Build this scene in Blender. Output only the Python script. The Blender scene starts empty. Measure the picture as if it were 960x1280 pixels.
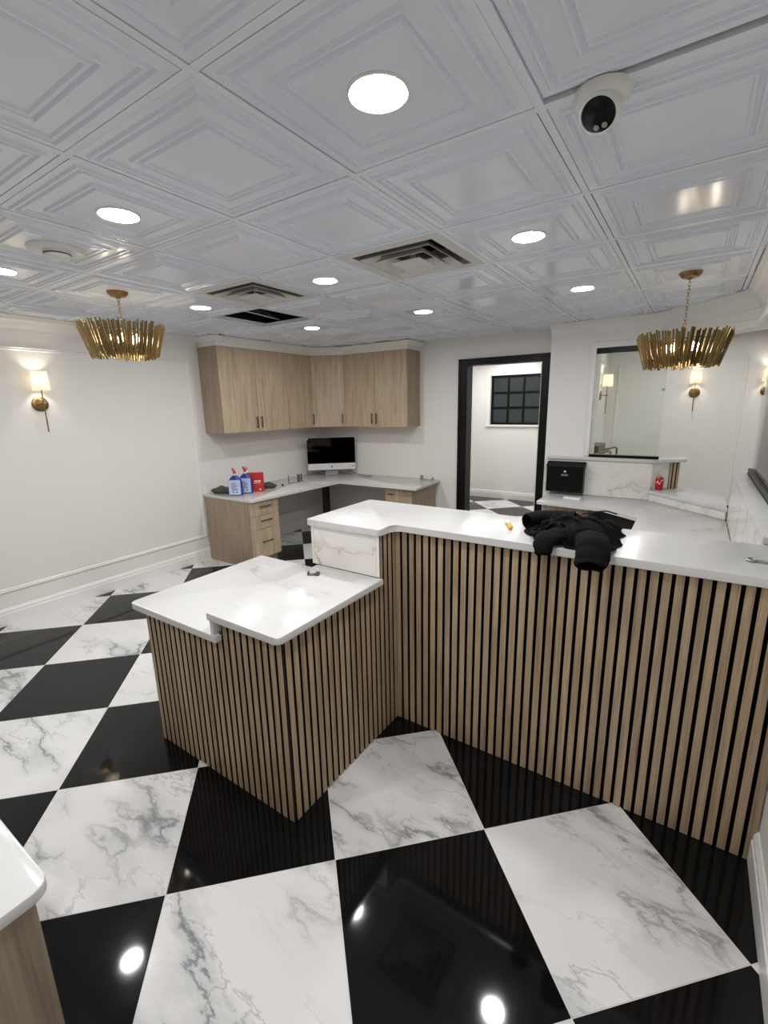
import bpy, bmesh, math, random
from mathutils import Vector, Matrix
random.seed(7)
S = bpy.context.scene
COL = S.collection
PI = math.pi

# ------------------------------------------------------------------ camera
CAM_H = 1.697
YAW, PITCH, ROLL, FPX = 0.5918, 0.2280, -0.0207, 573.62
fw = Vector((-math.sin(YAW)*math.cos(PITCH), math.cos(YAW)*math.cos(PITCH), -math.sin(PITCH)))
r0 = Vector((math.cos(YAW), math.sin(YAW), 0)); u0 = r0.cross(fw)
cr = math.cos(ROLL)*r0 + math.sin(ROLL)*u0
cu = -math.sin(ROLL)*r0 + math.cos(ROLL)*u0
cam = bpy.data.cameras.new('camera'); cam.sensor_fit = 'VERTICAL'
cam.sensor_height = 36; cam.lens = FPX/1280*36; cam.clip_start = 0.02
co = bpy.data.objects.new('camera', cam); COL.objects.link(co)
M = Matrix((cr, cu, -fw)).transposed().to_4x4(); M.translation = (0, 0, CAM_H)
co.matrix_world = M
S.camera = co

# ------------------------------------------------------------------ world and exposure
w = bpy.data.worlds.new('world'); S.world = w; w.use_nodes = True
w.node_tree.nodes['Background'].inputs[0].default_value = (0.8, 0.85, 0.9, 1)
w.node_tree.nodes['Background'].inputs[1].default_value = 0.02
vs = S.view_settings
vs.view_transform = 'Standard'; vs.look = 'None'; vs.exposure = -0.25; vs.gamma = 1.0
vs.use_curve_mapping = False
S.cycles.diffuse_bounces = 6; S.cycles.max_bounces = 10
S.cycles.adaptive_threshold = 0.03
LAMP = 236.0          # strength of an LED downlight lens
BULB = 40.0         # candle bulbs of chandeliers
SCON = 150.0         # bulbs of wall sconces
LEDC = (0.99, 0.985, 0.985)
WARM = (1.0, 0.88, 0.70)

# ------------------------------------------------------------------ room constants
H = 2.444
XL = -4.535          # left wall
YB = 5.18            # back wall with the doorway
YP = 5.00            # pier wall with the glass
XR = 0.36            # right wall
CX, CY, CS = -1.0357, 0.7943, 0.6106      # ceiling grid
FX, FY, FT = -1.4003, 0.6249, 0.61        # floor grid

# ------------------------------------------------------------------ materials
def lin(c):
    return tuple(((v/255)/12.92 if v/255 <= 0.04045 else ((v/255+0.055)/1.055)**2.4) for v in c)
MATS = {}
def base(name):
    m = bpy.data.materials.new(name); m.use_nodes = True
    nt = m.node_tree; b = nt.nodes['Principled BSDF']
    MATS[name] = m
    return m, nt, b
def N(nt, typ, **kw):
    n = nt.nodes.new(typ)
    for k, v in kw.items():
        if hasattr(n, k): setattr(n, k, v)
        else: n.inputs[k.replace('_', ' ')].default_value = v
    return n
def L(nt, a, b): nt.links.new(a, b)
def plain(name, rgb, rough=0.5, metal=0.0, bump=0.0, bscale=80, spec=0.5, var=0.03, coat=0.0):
    m, nt, b = base(name)
    tc = N(nt, 'ShaderNodeTexCoord')
    no = N(nt, 'ShaderNodeTexNoise', Scale=bscale, Detail=3.0)
    L(nt, tc.outputs['Object'], no.inputs['Vector'])
    c = lin(rgb)
    ra = N(nt, 'ShaderNodeValToRGB')
    ra.color_ramp.elements[0].color = tuple(v*(1-var) for v in c)+(1,)
    ra.color_ramp.elements[1].color = tuple(min(1, v*(1+var)) for v in c)+(1,)
    ra.color_ramp.elements[0].position = .35; ra.color_ramp.elements[1].position = .65
    L(nt, no.outputs['Fac'], ra.inputs[0]); L(nt, ra.outputs[0], b.inputs['Base Color'])
    b.inputs['Roughness'].default_value = rough; b.inputs['Metallic'].default_value = metal
    b.inputs['Specular IOR Level'].default_value = spec
    b.inputs['Coat Weight'].default_value = coat
    if bump:
        bp = N(nt, 'ShaderNodeBump', Strength=bump, Distance=0.002)
        L(nt, no.outputs['Fac'], bp.inputs['Height']); L(nt, bp.outputs[0], b.inputs['Normal'])
    return m
def emit(name, rgb, strength):
    m, nt, b = base(name)
    b.inputs['Base Color'].default_value = (0.9, 0.9, 0.9, 1)
    b.inputs['Emission Color'].default_value = tuple(rgb)+(1,)
    b.inputs['Emission Strength'].default_value = strength
    return m
def wood(name, c_dark, c_mid, c_light, rough=0.5, axis='Z', sc=1.0, rnd=True, tint=0.12):
    m, nt, b = base(name)
    tc = N(nt, 'ShaderNodeTexCoord'); oi = N(nt, 'ShaderNodeObjectInfo')
    add = N(nt, 'ShaderNodeVectorMath', operation='MULTIPLY_ADD')
    comb = N(nt, 'ShaderNodeCombineXYZ')
    for i in range(3): L(nt, oi.outputs['Random'], comb.inputs[i])
    L(nt, comb.outputs[0], add.inputs[0]); add.inputs[1].default_value = (37, 53, 71) if rnd else (0, 0, 0)
    L(nt, tc.outputs['Object'], add.inputs[2])
    mp = N(nt, 'ShaderNodeMapping')
    s = [28*sc, 28*sc, 28*sc]; s['XYZ'.index(axis)] = 1.6*sc
    mp.inputs['Scale'].default_value = s
    L(nt, add.outputs[0], mp.inputs['Vector'])
    n1 = N(nt, 'ShaderNodeTexNoise', Scale=1.0, Detail=5.0, Roughness=0.6, Distortion=0.6)
    L(nt, mp.outputs[0], n1.inputs['Vector'])
    mp2 = N(nt, 'ShaderNodeMapping'); s2 = [180*sc, 180*sc, 180*sc]; s2['XYZ'.index(axis)] = 5*sc
    mp2.inputs['Scale'].default_value = s2
    L(nt, add.outputs[0], mp2.inputs['Vector'])
    n2 = N(nt, 'ShaderNodeTexNoise', Scale=1.0, Detail=3.0)
    L(nt, mp2.outputs[0], n2.inputs['Vector'])
    mx = N(nt, 'ShaderNodeMath', operation='MULTIPLY_ADD'); mx.inputs[1].default_value = 0.45
    L(nt, n2.outputs['Fac'], mx.inputs[0])
    mm = N(nt, 'ShaderNodeMath', operation='MULTIPLY'); mm.inputs[1].default_value = 0.6
    L(nt, n1.outputs['Fac'], mm.inputs[0]); L(nt, mm.outputs[0], mx.inputs[2])
    ra = N(nt, 'ShaderNodeValToRGB'); e = ra.color_ramp.elements
    e[0].position = .36; e[0].color = lin(c_dark)+(1,)
    e[1].position = .66; e[1].color = lin(c_light)+(1,)
    k = e.new(.5); k.color = lin(c_mid)+(1,)
    L(nt, mx.outputs[0], ra.inputs[0])
    hv = N(nt, 'ShaderNodeHueSaturation')
    mr = N(nt, 'ShaderNodeMapRange'); mr.inputs['To Min'].default_value = 1-tint; mr.inputs['To Max'].default_value = 1+tint
    L(nt, oi.outputs['Random'], mr.inputs['Value']); L(nt, mr.outputs[0], hv.inputs['Value'])
    L(nt, ra.outputs[0], hv.inputs['Color']); L(nt, hv.outputs[0], b.inputs['Base Color'])
    b.inputs['Roughness'].default_value = rough
    bp = N(nt, 'ShaderNodeBump', Strength=0.25, Distance=0.001)
    L(nt, n2.outputs['Fac'], bp.inputs['Height']); L(nt, bp.outputs[0], b.inputs['Normal'])
    return m
def marble(name, c_base, c_vein, c_cloud, scale=1.0, rough=0.08, amount=1.0, cover=(0.42, 0.62), thin=0.022, rnd=True, rot=0.6, spec=0.5):
    m, nt, b = base(name)
    tc = N(nt, 'ShaderNodeTexCoord'); oi = N(nt, 'ShaderNodeObjectInfo')
    comb = N(nt, 'ShaderNodeCombineXYZ')
    for i in range(3): L(nt, oi.outputs['Random'], comb.inputs[i])
    add = N(nt, 'ShaderNodeVectorMath', operation='MULTIPLY_ADD')
    L(nt, comb.outputs[0], add.inputs[0]); add.inputs[1].default_value = (61, 83, 47) if rnd else (0, 0, 0)
    L(nt, tc.outputs['Object'], add.inputs[2])
    mp = N(nt, 'ShaderNodeMapping'); mp.inputs['Rotation'].default_value = (0.3, 0.2, rot)
    mp.inputs['Scale'].default_value = (1.0*scale, 2.3*scale, 1.6*scale)
    L(nt, add.outputs[0], mp.inputs['Vector'])
    wn = N(nt, 'ShaderNodeTexNoise', Scale=2.2, Detail=7.0, Roughness=0.62)
    L(nt, mp.outputs[0], wn.inputs['Vector'])
    sub = N(nt, 'ShaderNodeVectorMath', operation='SUBTRACT'); sub.inputs[1].default_value = (.5, .5, .5)
    L(nt, wn.outputs['Color'], sub.inputs[0])
    wa = N(nt, 'ShaderNodeVectorMath', operation='MULTIPLY_ADD'); wa.inputs[1].default_value = (.7, .7, .7)
    L(nt, sub.outputs[0], wa.inputs[0]); L(nt, mp.outputs[0], wa.inputs[2])
    def ridge(sc, det, width):
        n = N(nt, 'ShaderNodeTexNoise', Scale=sc, Detail=det, Roughness=0.5)
        L(nt, wa.outputs[0], n.inputs['Vector'])
        s_ = N(nt, 'ShaderNodeMath', operation='SUBTRACT'); s_.inputs[1].default_value = 0.5
        L(nt, n.outputs['Fac'], s_.inputs[0])
        a_ = N(nt, 'ShaderNodeMath', operation='ABSOLUTE'); L(nt, s_.outputs[0], a_.inputs[0])
        r_ = N(nt, 'ShaderNodeMapRange'); r_.inputs['From Max'].default_value = width
        r_.inputs['To Min'].default_value = 1; r_.inputs['To Max'].default_value = 0
        L(nt, a_.outputs[0], r_.inputs['Value'])
        return r_.outputs[0]
    v1 = ridge(0.95, 2.0, thin); v2 = ridge(2.1, 3.0, thin*1.1); cl = ridge(0.95, 2.0, thin*5.5)
    mn = N(nt, 'ShaderNodeTexNoise', Scale=1.1, Detail=2.0); L(nt, mp.outputs[0], mn.inputs['Vector'])
    mk = N(nt, 'ShaderNodeMapRange'); mk.inputs['From Min'].default_value = cover[0]; mk.inputs['From Max'].default_value = cover[1]
    L(nt, mn.outputs['Fac'], mk.inputs['Value'])
    def mul(a, k):
        q = N(nt, 'ShaderNodeMath', operation='MULTIPLY'); L(nt, a, q.inputs[0])
        if isinstance(k, float): q.inputs[1].default_value = k
        else: L(nt, k, q.inputs[1])
        return q.outputs[0]
    mixc = N(nt, 'ShaderNodeMix', data_type='RGBA')
    mixc.inputs[6].default_value = lin(c_base)+(1,); mixc.inputs[7].default_value = lin(c_cloud)+(1,)
    L(nt, mul(mul(cl, mk.outputs[0]), 0.75*amount), mixc.inputs[0])
    mixv = N(nt, 'ShaderNodeMix', data_type='RGBA'); mixv.inputs[7].default_value = lin(c_vein)+(1,)
    mxm = N(nt, 'ShaderNodeMath', operation='MAXIMUM')
    L(nt, mul(mul(v1, mk.outputs[0]), 0.85*amount), mxm.inputs[0]); L(nt, mul(mul(v2, mk.outputs[0]), 0.45*amount), mxm.inputs[1])
    L(nt, mixc.outputs[2], mixv.inputs[6]); L(nt, mxm.outputs[0], mixv.inputs[0])
    L(nt, mixv.outputs[2], b.inputs['Base Color'])
    b.inputs['Roughness'].default_value = rough; b.inputs['Specular IOR Level'].default_value = spec
    return m
def glass(name, tint=(0.96, 0.985, 0.97)):
    m, nt, b = base(name)
    nt.nodes.remove(b)
    out = nt.nodes['Material Output']
    tr = N(nt, 'ShaderNodeBsdfTransparent'); tr.inputs[0].default_value = tint+(1,)
    gl = N(nt, 'ShaderNodeBsdfGlossy'); gl.inputs['Roughness'].default_value = 0.01
    fr = N(nt, 'ShaderNodeFresnel'); fr.inputs[0].default_value = 1.5
    mx = N(nt, 'ShaderNodeMixShader')
    L(nt, fr.outputs[0], mx.inputs[0]); L(nt, tr.outputs[0], mx.inputs[1]); L(nt, gl.outputs[0], mx.inputs[2])
    L(nt, mx.outputs[0], out.inputs[0])
    return m
def shade_mat(name):
    m, nt, b = base(name); nt.nodes.remove(b); out = nt.nodes['Material Output']
    tc = N(nt, 'ShaderNodeTexCoord'); no = N(nt, 'ShaderNodeTexNoise', Scale=300.0)
    L(nt, tc.outputs['Object'], no.inputs['Vector'])
    bp = N(nt, 'ShaderNodeBump', Strength=0.2, Distance=0.001); L(nt, no.outputs['Fac'], bp.inputs['Height'])
    d = N(nt, 'ShaderNodeBsdfDiffuse'); d.inputs[0].default_value = (.85, .82, .76, 1); L(nt, bp.outputs[0], d.inputs['Normal'])
    t = N(nt, 'ShaderNodeBsdfTranslucent'); t.inputs[0].default_value = (.9, .85, .76, 1)
    mx = N(nt, 'ShaderNodeMixShader'); mx.inputs[0].default_value = 0.55
    L(nt, d.outputs[0], mx.inputs[1]); L(nt, t.outputs[0], mx.inputs[2]); L(nt, mx.outputs[0], out.inputs[0])
    return m

wallp = plain('wall_paint', (232, 229, 224), 0.45, bump=0.05, bscale=220, var=0.01)
trimp = plain('trim_paint', (234, 232, 228), 0.28, var=0.01)
ceilp = plain('ceiling_plastic', (222, 227, 236), 0.17, var=0.012, bscale=6, spec=0.55)
gridp = plain('grid_paint', (222, 227, 236), 0.35, var=0.01)
deckp = plain('plenum_dark', (24, 24, 26), 0.9)  # near-black colour puts the shade of the void above the tiles into the deck
plenp = plain('plenum_galvanised', (120, 120, 122), 0.6)
whitetile = marble('white_marble_tile', (226, 225, 223), (118, 118, 120), (182, 183, 184), scale=1.35, rough=0.09, cover=(.40, .60), thin=0.018)
m_bt, nt_, b_ = base('black_marble_tile')
def black_tile():
    nt, b = nt_, b_
    tc = N(nt, 'ShaderNodeTexCoord'); oi = N(nt, 'ShaderNodeObjectInfo')
    comb = N(nt, 'ShaderNodeCombineXYZ')
    for i in range(3): L(nt, oi.outputs['Random'], comb.inputs[i])
    add = N(nt, 'ShaderNodeVectorMath', operation='MULTIPLY_ADD'); add.inputs[1].default_value = (43, 91, 17)
    L(nt, comb.outputs[0], add.inputs[0]); L(nt, tc.outputs['Object'], add.inputs[2])
    n = N(nt, 'ShaderNodeTexNoise', Scale=2.5, Detail=6.0, Roughness=0.6); L(nt, add.outputs[0], n.inputs['Vector'])
    r = N(nt, 'ShaderNodeValToRGB'); e = r.color_ramp.elements
    e[0].position = .35; e[0].color = (.0032, .0032, .0034, 1); e[1].position = .75; e[1].color = (.010, .010, .0105, 1)
    L(nt, n.outputs['Fac'], r.inputs[0]); L(nt, r.outputs[0], b.inputs['Base Color'])
    n2 = N(nt, 'ShaderNodeTexNoise', Scale=9.0, Detail=4.0); L(nt, add.outputs[0], n2.inputs['Vector'])
    mr = N(nt, 'ShaderNodeMapRange'); mr.inputs['To Min'].default_value = 0.03; mr.inputs['To Max'].default_value = 0.08
    L(nt, n2.outputs['Fac'], mr.inputs['Value']); L(nt, mr.outputs[0], b.inputs['Roughness'])
    b.inputs['Specular IOR Level'].default_value = 0.28
black_tile()
blacktile = m_bt
grout = plain('grout', (225, 224, 220), 0.7)
quartz = marble('white_quartz', (207, 206, 204), (150, 142, 132), (190, 184, 176), scale=0.9, rough=0.22, amount=0.6, cover=(.45, .68), thin=0.012, rnd=False, rot=0.8, spec=0.35)
quartz2 = marble('veined_quartz_panel', (226, 222, 216), (138, 126, 112), (198, 188, 176), scale=1.3, rough=0.13, amount=0.8, cover=(.36, .58), thin=0.014, rnd=True, rot=1.1)
deskq = marble('pale_desk_quartz', (214, 211, 206), (170, 166, 160), (200, 197, 192), scale=0.9, rough=0.18, amount=0.5, thin=0.012, rnd=False)
slatw = wood('slat_oak', (132, 112, 88), (162, 140, 112), (184, 162, 133), 0.55, tint=0.07)
slatside = plain('dark_slat_core', (26, 21, 18), 0.8, spec=0.15)
felt = plain('black_felt', (8, 8, 8), 0.95, spec=0.1)
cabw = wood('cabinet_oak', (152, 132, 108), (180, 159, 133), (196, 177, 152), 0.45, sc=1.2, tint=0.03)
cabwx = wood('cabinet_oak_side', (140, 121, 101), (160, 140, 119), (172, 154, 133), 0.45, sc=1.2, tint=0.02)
bronze = plain('bronze_handle', (96, 72, 52), 0.38, 0.85, bscale=150)
brass = plain('antique_brass', (148, 125, 84), 0.34, 1.0, var=0.12, bscale=60)
brassd = plain('aged_brass', (150, 126, 84), 0.33, 1.0, var=0.15, bscale=60)
greyp = plain('grey_panel', (118, 112, 105), 0.6)
darkst = plain('dark_steel', (96, 96, 92), 0.4, 0.7, var=0.2)
slotshade = plain('vent_slot_shade', (150, 147, 142), 0.7, var=0.2, bscale=30)  # grey that paints the shade inside the vent slots
steel = plain('steel', (170, 168, 164), 0.35, 1.0, var=0.06)
blackp = plain('black_paint', (9, 9, 9), 0.35, var=0.1, spec=0.22)
blackpl = plain('black_plastic', (6, 6, 6), 0.25, var=0.1, spec=0.25)
darkbr = plain('dark_brown_metal', (58, 48, 42), 0.45)
darkgl = plain('dark_window_glass', (52, 57, 59), 0.15)
ventm = plain('vent_enamel', (205, 203, 198), 0.45, var=0.04, bscale=12)
whitepl = plain('white_plastic', (222, 221, 216), 0.35, var=0.01)
alu = plain('aluminium', (226, 226, 228), 0.35, 0.15, var=0.01)
standm = plain('stand_metal', (150, 150, 150), 0.4, 0.5)
screen = plain('screen_glass', (2, 2, 2), 0.04, spec=0.25)
cloth = plain('black_cloth', (6, 6, 8), 0.85, bump=0.4, bscale=420, spec=0.15, var=0.2)
lining = plain('black_lining', (5, 5, 5), 0.95, spec=0.1)
zipm = plain('zip_tape', (26, 26, 28), 0.5)
glassm = glass('clear_glass')
shade = shade_mat('sconce_linen')
redc = plain('red_card', (196, 48, 46), 0.5, var=0.05)
redp = plain('red_plastic', (184, 24, 42), 0.35)
redcan = plain('red_can', (190, 26, 44), 0.25, 0.3)
bluep = plain('blue_plastic', (30, 52, 140), 0.3)
labelp = plain('pale_label', (196, 210, 234), 0.5, var=0.08, bscale=40)
printb = plain('label_print', (88, 110, 168), 0.5)
grayc = plain('grey_cloth', (78, 77, 72), 0.9, bump=0.4, bscale=200, var=0.2)
yellow = plain('amber_plastic', (232, 172, 38), 0.3)
clearp = plain('clear_plastic', (228, 226, 218), 0.15)
paper = plain('paper', (240, 240, 238), 0.7)
cordm = plain('black_cord', (20, 20, 20), 0.5)
brownw = plain('brown_board', (126, 104, 88), 0.5, var=0.06, bscale=30)
lens = emit('led_lens', LEDC, LAMP)
bulbm = emit('candle_bulb', WARM, BULB)
sbulb = emit('sconce_bulb', (1.0, .90, .74), SCON)

# ------------------------------------------------------------------ mesh helpers
WM = {}
def nb(): return bmesh.new()
def box(bm, x0, x1, y0, y1, z0, z1, bev=0.0, mat=None):
    vs_ = [bm.verts.new(p) for p in ((x0,y0,z0),(x1,y0,z0),(x1,y1,z0),(x0,y1,z0),(x0,y0,z1),(x1,y0,z1),(x1,y1,z1),(x0,y1,z1))]
    fs = [bm.faces.new([vs_[i] for i in f]) for f in ((0,3,2,1),(4,5,6,7),(0,1,5,4),(1,2,6,5),(2,3,7,6),(3,0,4,7))]
    if mat is not None: bmesh.ops.transform(bm, matrix=mat, verts=vs_)
    if bev:
        es = list({e for f in fs for e in f.edges})
        bmesh.ops.bevel(bm, geom=es, offset=bev, segments=2, affect='EDGES', profile=0.6)
    return bm
def prism(bm, poly, z0, z1, bev=0.0, seg=2):
    a = sum(poly[i][0]*poly[(i+1) % len(poly)][1]-poly[(i+1) % len(poly)][0]*poly[i][1] for i in range(len(poly)))
    if a < 0: poly = poly[::-1]
    lo = [bm.verts.new((x, y, z0)) for x, y in poly]; hi = [bm.verts.new((x, y, z1)) for x, y in poly]
    n = len(poly); fs = [bm.faces.new(lo[::-1]), bm.faces.new(hi)]
    for i in range(n): fs.append(bm.faces.new((lo[i], lo[(i+1) % n], hi[(i+1) % n], hi[i])))
    if bev:
        es = list(set(fs[0].edges) | set(fs[1].edges))
        bmesh.ops.bevel(bm, geom=es, offset=bev, segments=seg, affect='EDGES', profile=0.5)
    return bm
def rounded(poly, radii, seg=5):
    out = []; n = len(poly)
    for i, p in enumerate(poly):
        r = radii[i] if isinstance(radii, (list, tuple)) else radii
        if r <= 0: out.append(p); continue
        a = Vector(poly[i-1]); b = Vector(p); c = Vector(poly[(i+1) % n])
        d1 = (a-b).normalized(); d2 = (c-b).normalized()
        ang = d1.angle(d2); t = r/math.tan(ang/2)
        p1 = b+d1*t; p2 = b+d2*t; ce = b+(d1+d2).normalized()*(r/math.sin(ang/2))
        a1 = math.atan2(p1.y-ce.y, p1.x-ce.x); a2 = math.atan2(p2.y-ce.y, p2.x-ce.x)
        da = (a2-a1+PI) % (2*PI)-PI
        for k in range(seg+1):
            th = a1+da*k/seg; out.append((ce.x+r*math.cos(th), ce.y+r*math.sin(th)))
    return out
def tube(bm, pts, rad, seg=8, caps=True, up=None):
    pts = [Vector(p) for p in pts]; n = len(pts)
    rs = rad if isinstance(rad, (list, tuple)) else [rad]*n
    rings = []; prev = None
    for i, p in enumerate(pts):
        t = (pts[min(i+1, n-1)]-pts[max(i-1, 0)]).normalized()
        if prev is None:
            a = Vector((0, 0, 1)) if abs(t.z) < .9 else Vector((1, 0, 0))
            prev = (a-t*a.dot(t)).normalized()
        else: prev = (prev-t*prev.dot(t)).normalized()
        q = t.cross(prev)
        r = rs[i]; ra, rb = (r if isinstance(r, tuple) else (r, r))
        rings.append([bm.verts.new(p+prev*ra*math.cos(2*PI*k/seg)+q*rb*math.sin(2*PI*k/seg)) for k in range(seg)])
    for i in range(n-1):
        for k in range(seg):
            bm.faces.new((rings[i][k], rings[i][(k+1) % seg], rings[i+1][(k+1) % seg], rings[i+1][k]))
    if caps:
        bm.faces.new(rings[0][::-1]); bm.faces.new(rings[-1])
    return rings
def lathe(bm, prof, seg=24, c=(0, 0, 0), axis='Z', cap=True):
    rings = []
    for r, z in prof:
        ring = []
        for k in range(seg):
            a = 2*PI*k/seg; x, y = r*math.cos(a), r*math.sin(a)
            if axis == 'Z': p = (x, y, z)
            elif axis == 'X': p = (z, x, y)
            else: p = (x, z, -y)
            ring.append(bm.verts.new((p[0]+c[0], p[1]+c[1], p[2]+c[2])))
        rings.append(ring)
    for i in range(len(rings)-1):
        for k in range(seg):
            bm.faces.new((rings[i][k], rings[i][(k+1) % seg], rings[i+1][(k+1) % seg], rings[i+1][k]))
    if cap:
        if prof[0][0] > 1e-5: bm.faces.new(rings[0][::-1])
        if prof[-1][0] > 1e-5: bm.faces.new(rings[-1])
    return rings
def torus(bm, R, r, c, mat=None, seg=14, s2=6):
    rings = []
    for i in range(seg):
        a = 2*PI*i/seg; ring = []
        for k in range(s2):
            b = 2*PI*k/s2
            p = Vector(((R+r*math.cos(b))*math.cos(a), (R+r*math.cos(b))*math.sin(a), r*math.sin(b)))
            if mat: p = mat @ p
            ring.append(bm.verts.new(p+Vector(c)))
        rings.append(ring)
    for i in range(seg):
        for k in range(s2):
            bm.faces.new((rings[i][k], rings[(i+1) % seg][k], rings[(i+1) % seg][(k+1) % s2], rings[i][(k+1) % s2]))
def finish(bm, name, smooth=None):
    bmesh.ops.recalc_face_normals(bm, faces=bm.faces[:])
    me = bpy.data.meshes.new(name); bm.to_mesh(me); bm.free()
    if smooth is not None:
        me.polygons.foreach_set('use_smooth', [True]*len(me.polygons))
        me.set_sharp_from_angle(angle=math.radians(smooth))
    return me
def obj(name, bm, mat, parent=None, world=True, smooth=None):
    """one mesh object; with world=True the bmesh holds world coordinates"""
    if parent is not None and world: bm.transform(WM[parent].inverted())
    me = bm if isinstance(bm, bpy.types.Mesh) else finish(bm, name, smooth)
    if mat is not None and not me.materials: me.materials.append(mat)
    o = bpy.data.objects.new(name, me); COL.objects.link(o)
    if parent is not None: o.parent = parent; WM[o] = WM[parent]
    else: WM[o] = Matrix.Identity(4)
    return o
def inst(name, me, parent, loc=(0, 0, 0), rot=None):
    o = bpy.data.objects.new(name, me); COL.objects.link(o)
    if parent is not None: o.parent = parent; WM[o] = WM[parent]
    o.location = loc
    if rot is not None: o.rotation_euler = rot
    return o
def tag(o, label, cat, group=None):
    o['label'] = label; o['category'] = cat
    if group: o['group'] = group
    return o
def thing(name, label, cat, loc=(0, 0, 0), rz=0.0, group=None):
    o = bpy.data.objects.new(name, None); COL.objects.link(o)
    o.empty_display_size = .05
    o.location = loc; o.rotation_euler = (0, 0, rz)
    WM[o] = Matrix.Translation(loc) @ Matrix.Rotation(rz, 4, 'Z')
    return tag(o, label, cat, group)
def struct(name, bm, mat, label=None, smooth=None):
    o = obj(name, bm, mat, smooth=smooth); o['kind'] = 'structure'
    if label: o['label'] = label
    return o
def clip(poly, x0, x1, y0, y1):
    def cut(pl, f, g):
        out = []
        for i in range(len(pl)):
            a, b = pl[i-1], pl[i]; fa, fb = f(a), f(b)
            if (fa >= 0) != (fb >= 0):
                t = fa/(fa-fb); out.append((a[0]+(b[0]-a[0])*t, a[1]+(b[1]-a[1])*t))
            if fb >= 0: out.append(b)
        return out
    for f in (lambda p: p[0]-x0, lambda p: x1-p[0], lambda p: p[1]-y0, lambda p: y1-p[1]):
        poly = cut(poly, f, None)
        if len(poly) < 3: return []
    return poly
def area(pl): return abs(sum(pl[i-1][0]*pl[i][1]-pl[i][0]*pl[i-1][1] for i in range(len(pl))))/2
def sweep(bm, prof, p0, p1, inward):
    """extrude a moulding profile (out, z) along the horizontal line p0-p1; inward = unit normal into the room"""
    a = [bm.verts.new((p0[0]+inward[0]*o, p0[1]+inward[1]*o, z)) for o, z in prof]
    b = [bm.verts.new((p1[0]+inward[0]*o, p1[1]+inward[1]*o, z)) for o, z in prof]
    n = len(prof)
    for i in range(n): bm.faces.new((a[i], a[(i+1) % n], b[(i+1) % n], b[i]))
    bm.faces.new(a[::-1]); bm.faces.new(b)

# ================================================================== THE SETTING
YN = -2.2            # wall behind the camera
# ---- floor
bm = nb(); box(bm, XL-.1, 3.3, YN-.1, 8.2, -0.12, -0.0015)
floor = struct('floor', bm, grout, 'polished black and white marble tile floor laid diagonally')
ca, sa = math.cos(PI/4+0.0008), math.sin(PI/4+0.0008)
def fpos(i, j): return (FX+FT*(i*ca-j*sa), FY+FT*(i*sa+j*ca))
g = 0.0012
def tile_bm(poly):
    b2 = nb(); prism(b2, poly, -0.010, 0.0, 0.0009, 1); return b2
proto = None
hs = FT/2-g
sq = [(-hs, -hs), (hs, -hs), (hs, hs), (-hs, hs)]
sq = [(x*ca-y*sa, x*sa+y*ca) for x, y in sq]
fullw = finish(tile_bm(sq), 'floor_tile_white'); fullw.materials.append(whitetile)
fullb = finish(tile_bm(sq), 'floor_tile_black'); fullb.materials.append(blacktile)
AREAS = [(XL, XR, -1.1, YB+.02), (-3.9, -1.21, YB+.02, 8.02)]
for i in range(-14, 16):
    for j in range(-10, 18):
        c0 = fpos(i+.5, j+.5)
        pl = [(c0[0]+x, c0[1]+y) for x, y in sq]
        for A in AREAS:
            q = clip(pl, *A)
            if not q or area(q) < 0.002: continue
            black = (i+j) % 2 == 0
            if area(q) > area(pl)*0.999:
                inst('floor_tile', fullb if black else fullw, floor, (c0[0], c0[1], 0))
            else:
                b2 = tile_bm([(x-c0[0], y-c0[1]) for x, y in q])
                o = obj('floor_tile', b2, blacktile if black else whitetile, floor, world=False)
                o.location = (c0[0], c0[1], 0)

# ---- ceiling: deck above, grid bars, coffered tiles
bm = nb(); box(bm, XL-.1, 3.3, YN-.1, 8.2, H+.42, H+.5)
ceiling = struct('ceiling', bm, deckp, 'suspended ceiling of glossy white coffered tiles')
def coffer(half):
    b2 = nb()
    prof = [(0, 0), (.022, 0), (.028, -.008), (.034, -.008), (.039, 0), (.045, 0), (.051, -.008), (.057, -.008), (.062, -.001), (.104, -.001), (.110, -.010), (.116, -.010), (.121, -.002), (.127, -.002), (.133, -.011), (.139, -.011), (.145, -.004)]
    rings = []
    for e, z in prof:
        h2 = half-e
        rings.append([b2.verts.new(p) for p in ((-h2, -h2, z), (h2, -h2, z), (h2, h2, z), (-h2, h2, z))])
    for a, b in zip(rings, rings[1:]):
        for k in range(4): b2.faces.new((a[k], b[k], b[(k+1) % 4], a[(k+1) % 4]))
    b2.faces.new(rings[-1])
    # thin back so the tile has thickness
    bk = [b2.verts.new(p) for p in ((-half, -half, .004), (half, -half, .004), (half, half, .004), (-half, half, .004))]
    for k in range(4): b2.faces.new((rings[0][k], rings[0][(k+1) % 4], bk[(k+1) % 4], bk[k]))
    me = bpy.data.meshes.new('ceiling_tile')
    bmesh.ops.recalc_face_normals(b2, faces=b2.faces[:])
    b2.to_mesh(me); b2.free(); me.materials.append(ceilp); return me
ctile = coffer(CS/2-.0145)
VENTS = {(-1, 2), (-3, 2)}
HOLE = (-4, 3)
for a in range(-6, 4):
    for b in range(-5, 11):
        if (a, b) in VENTS or (a, b) == HOLE: continue
        x, y = CX+CS*(a+.5), CY+CS*(b+.5)
        if x < XL-.25 or x > 2.4 or y > 7.2: continue
        if b >= 8 and x < -1.3: continue
        dz = 0.0
        dx, dy = random.uniform(-.002, .002), random.uniform(-.002, .002)
        if (a, b) == (1, 0): dz, dy = 0.006, -0.012
        inst('ceiling_tile', ctile, ceiling, (x+dx, y+dy, H+dz))
xh, yh_ = CX+CS*(HOLE[0]+.5), CY+CS*(HOLE[1]+.5)
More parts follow.
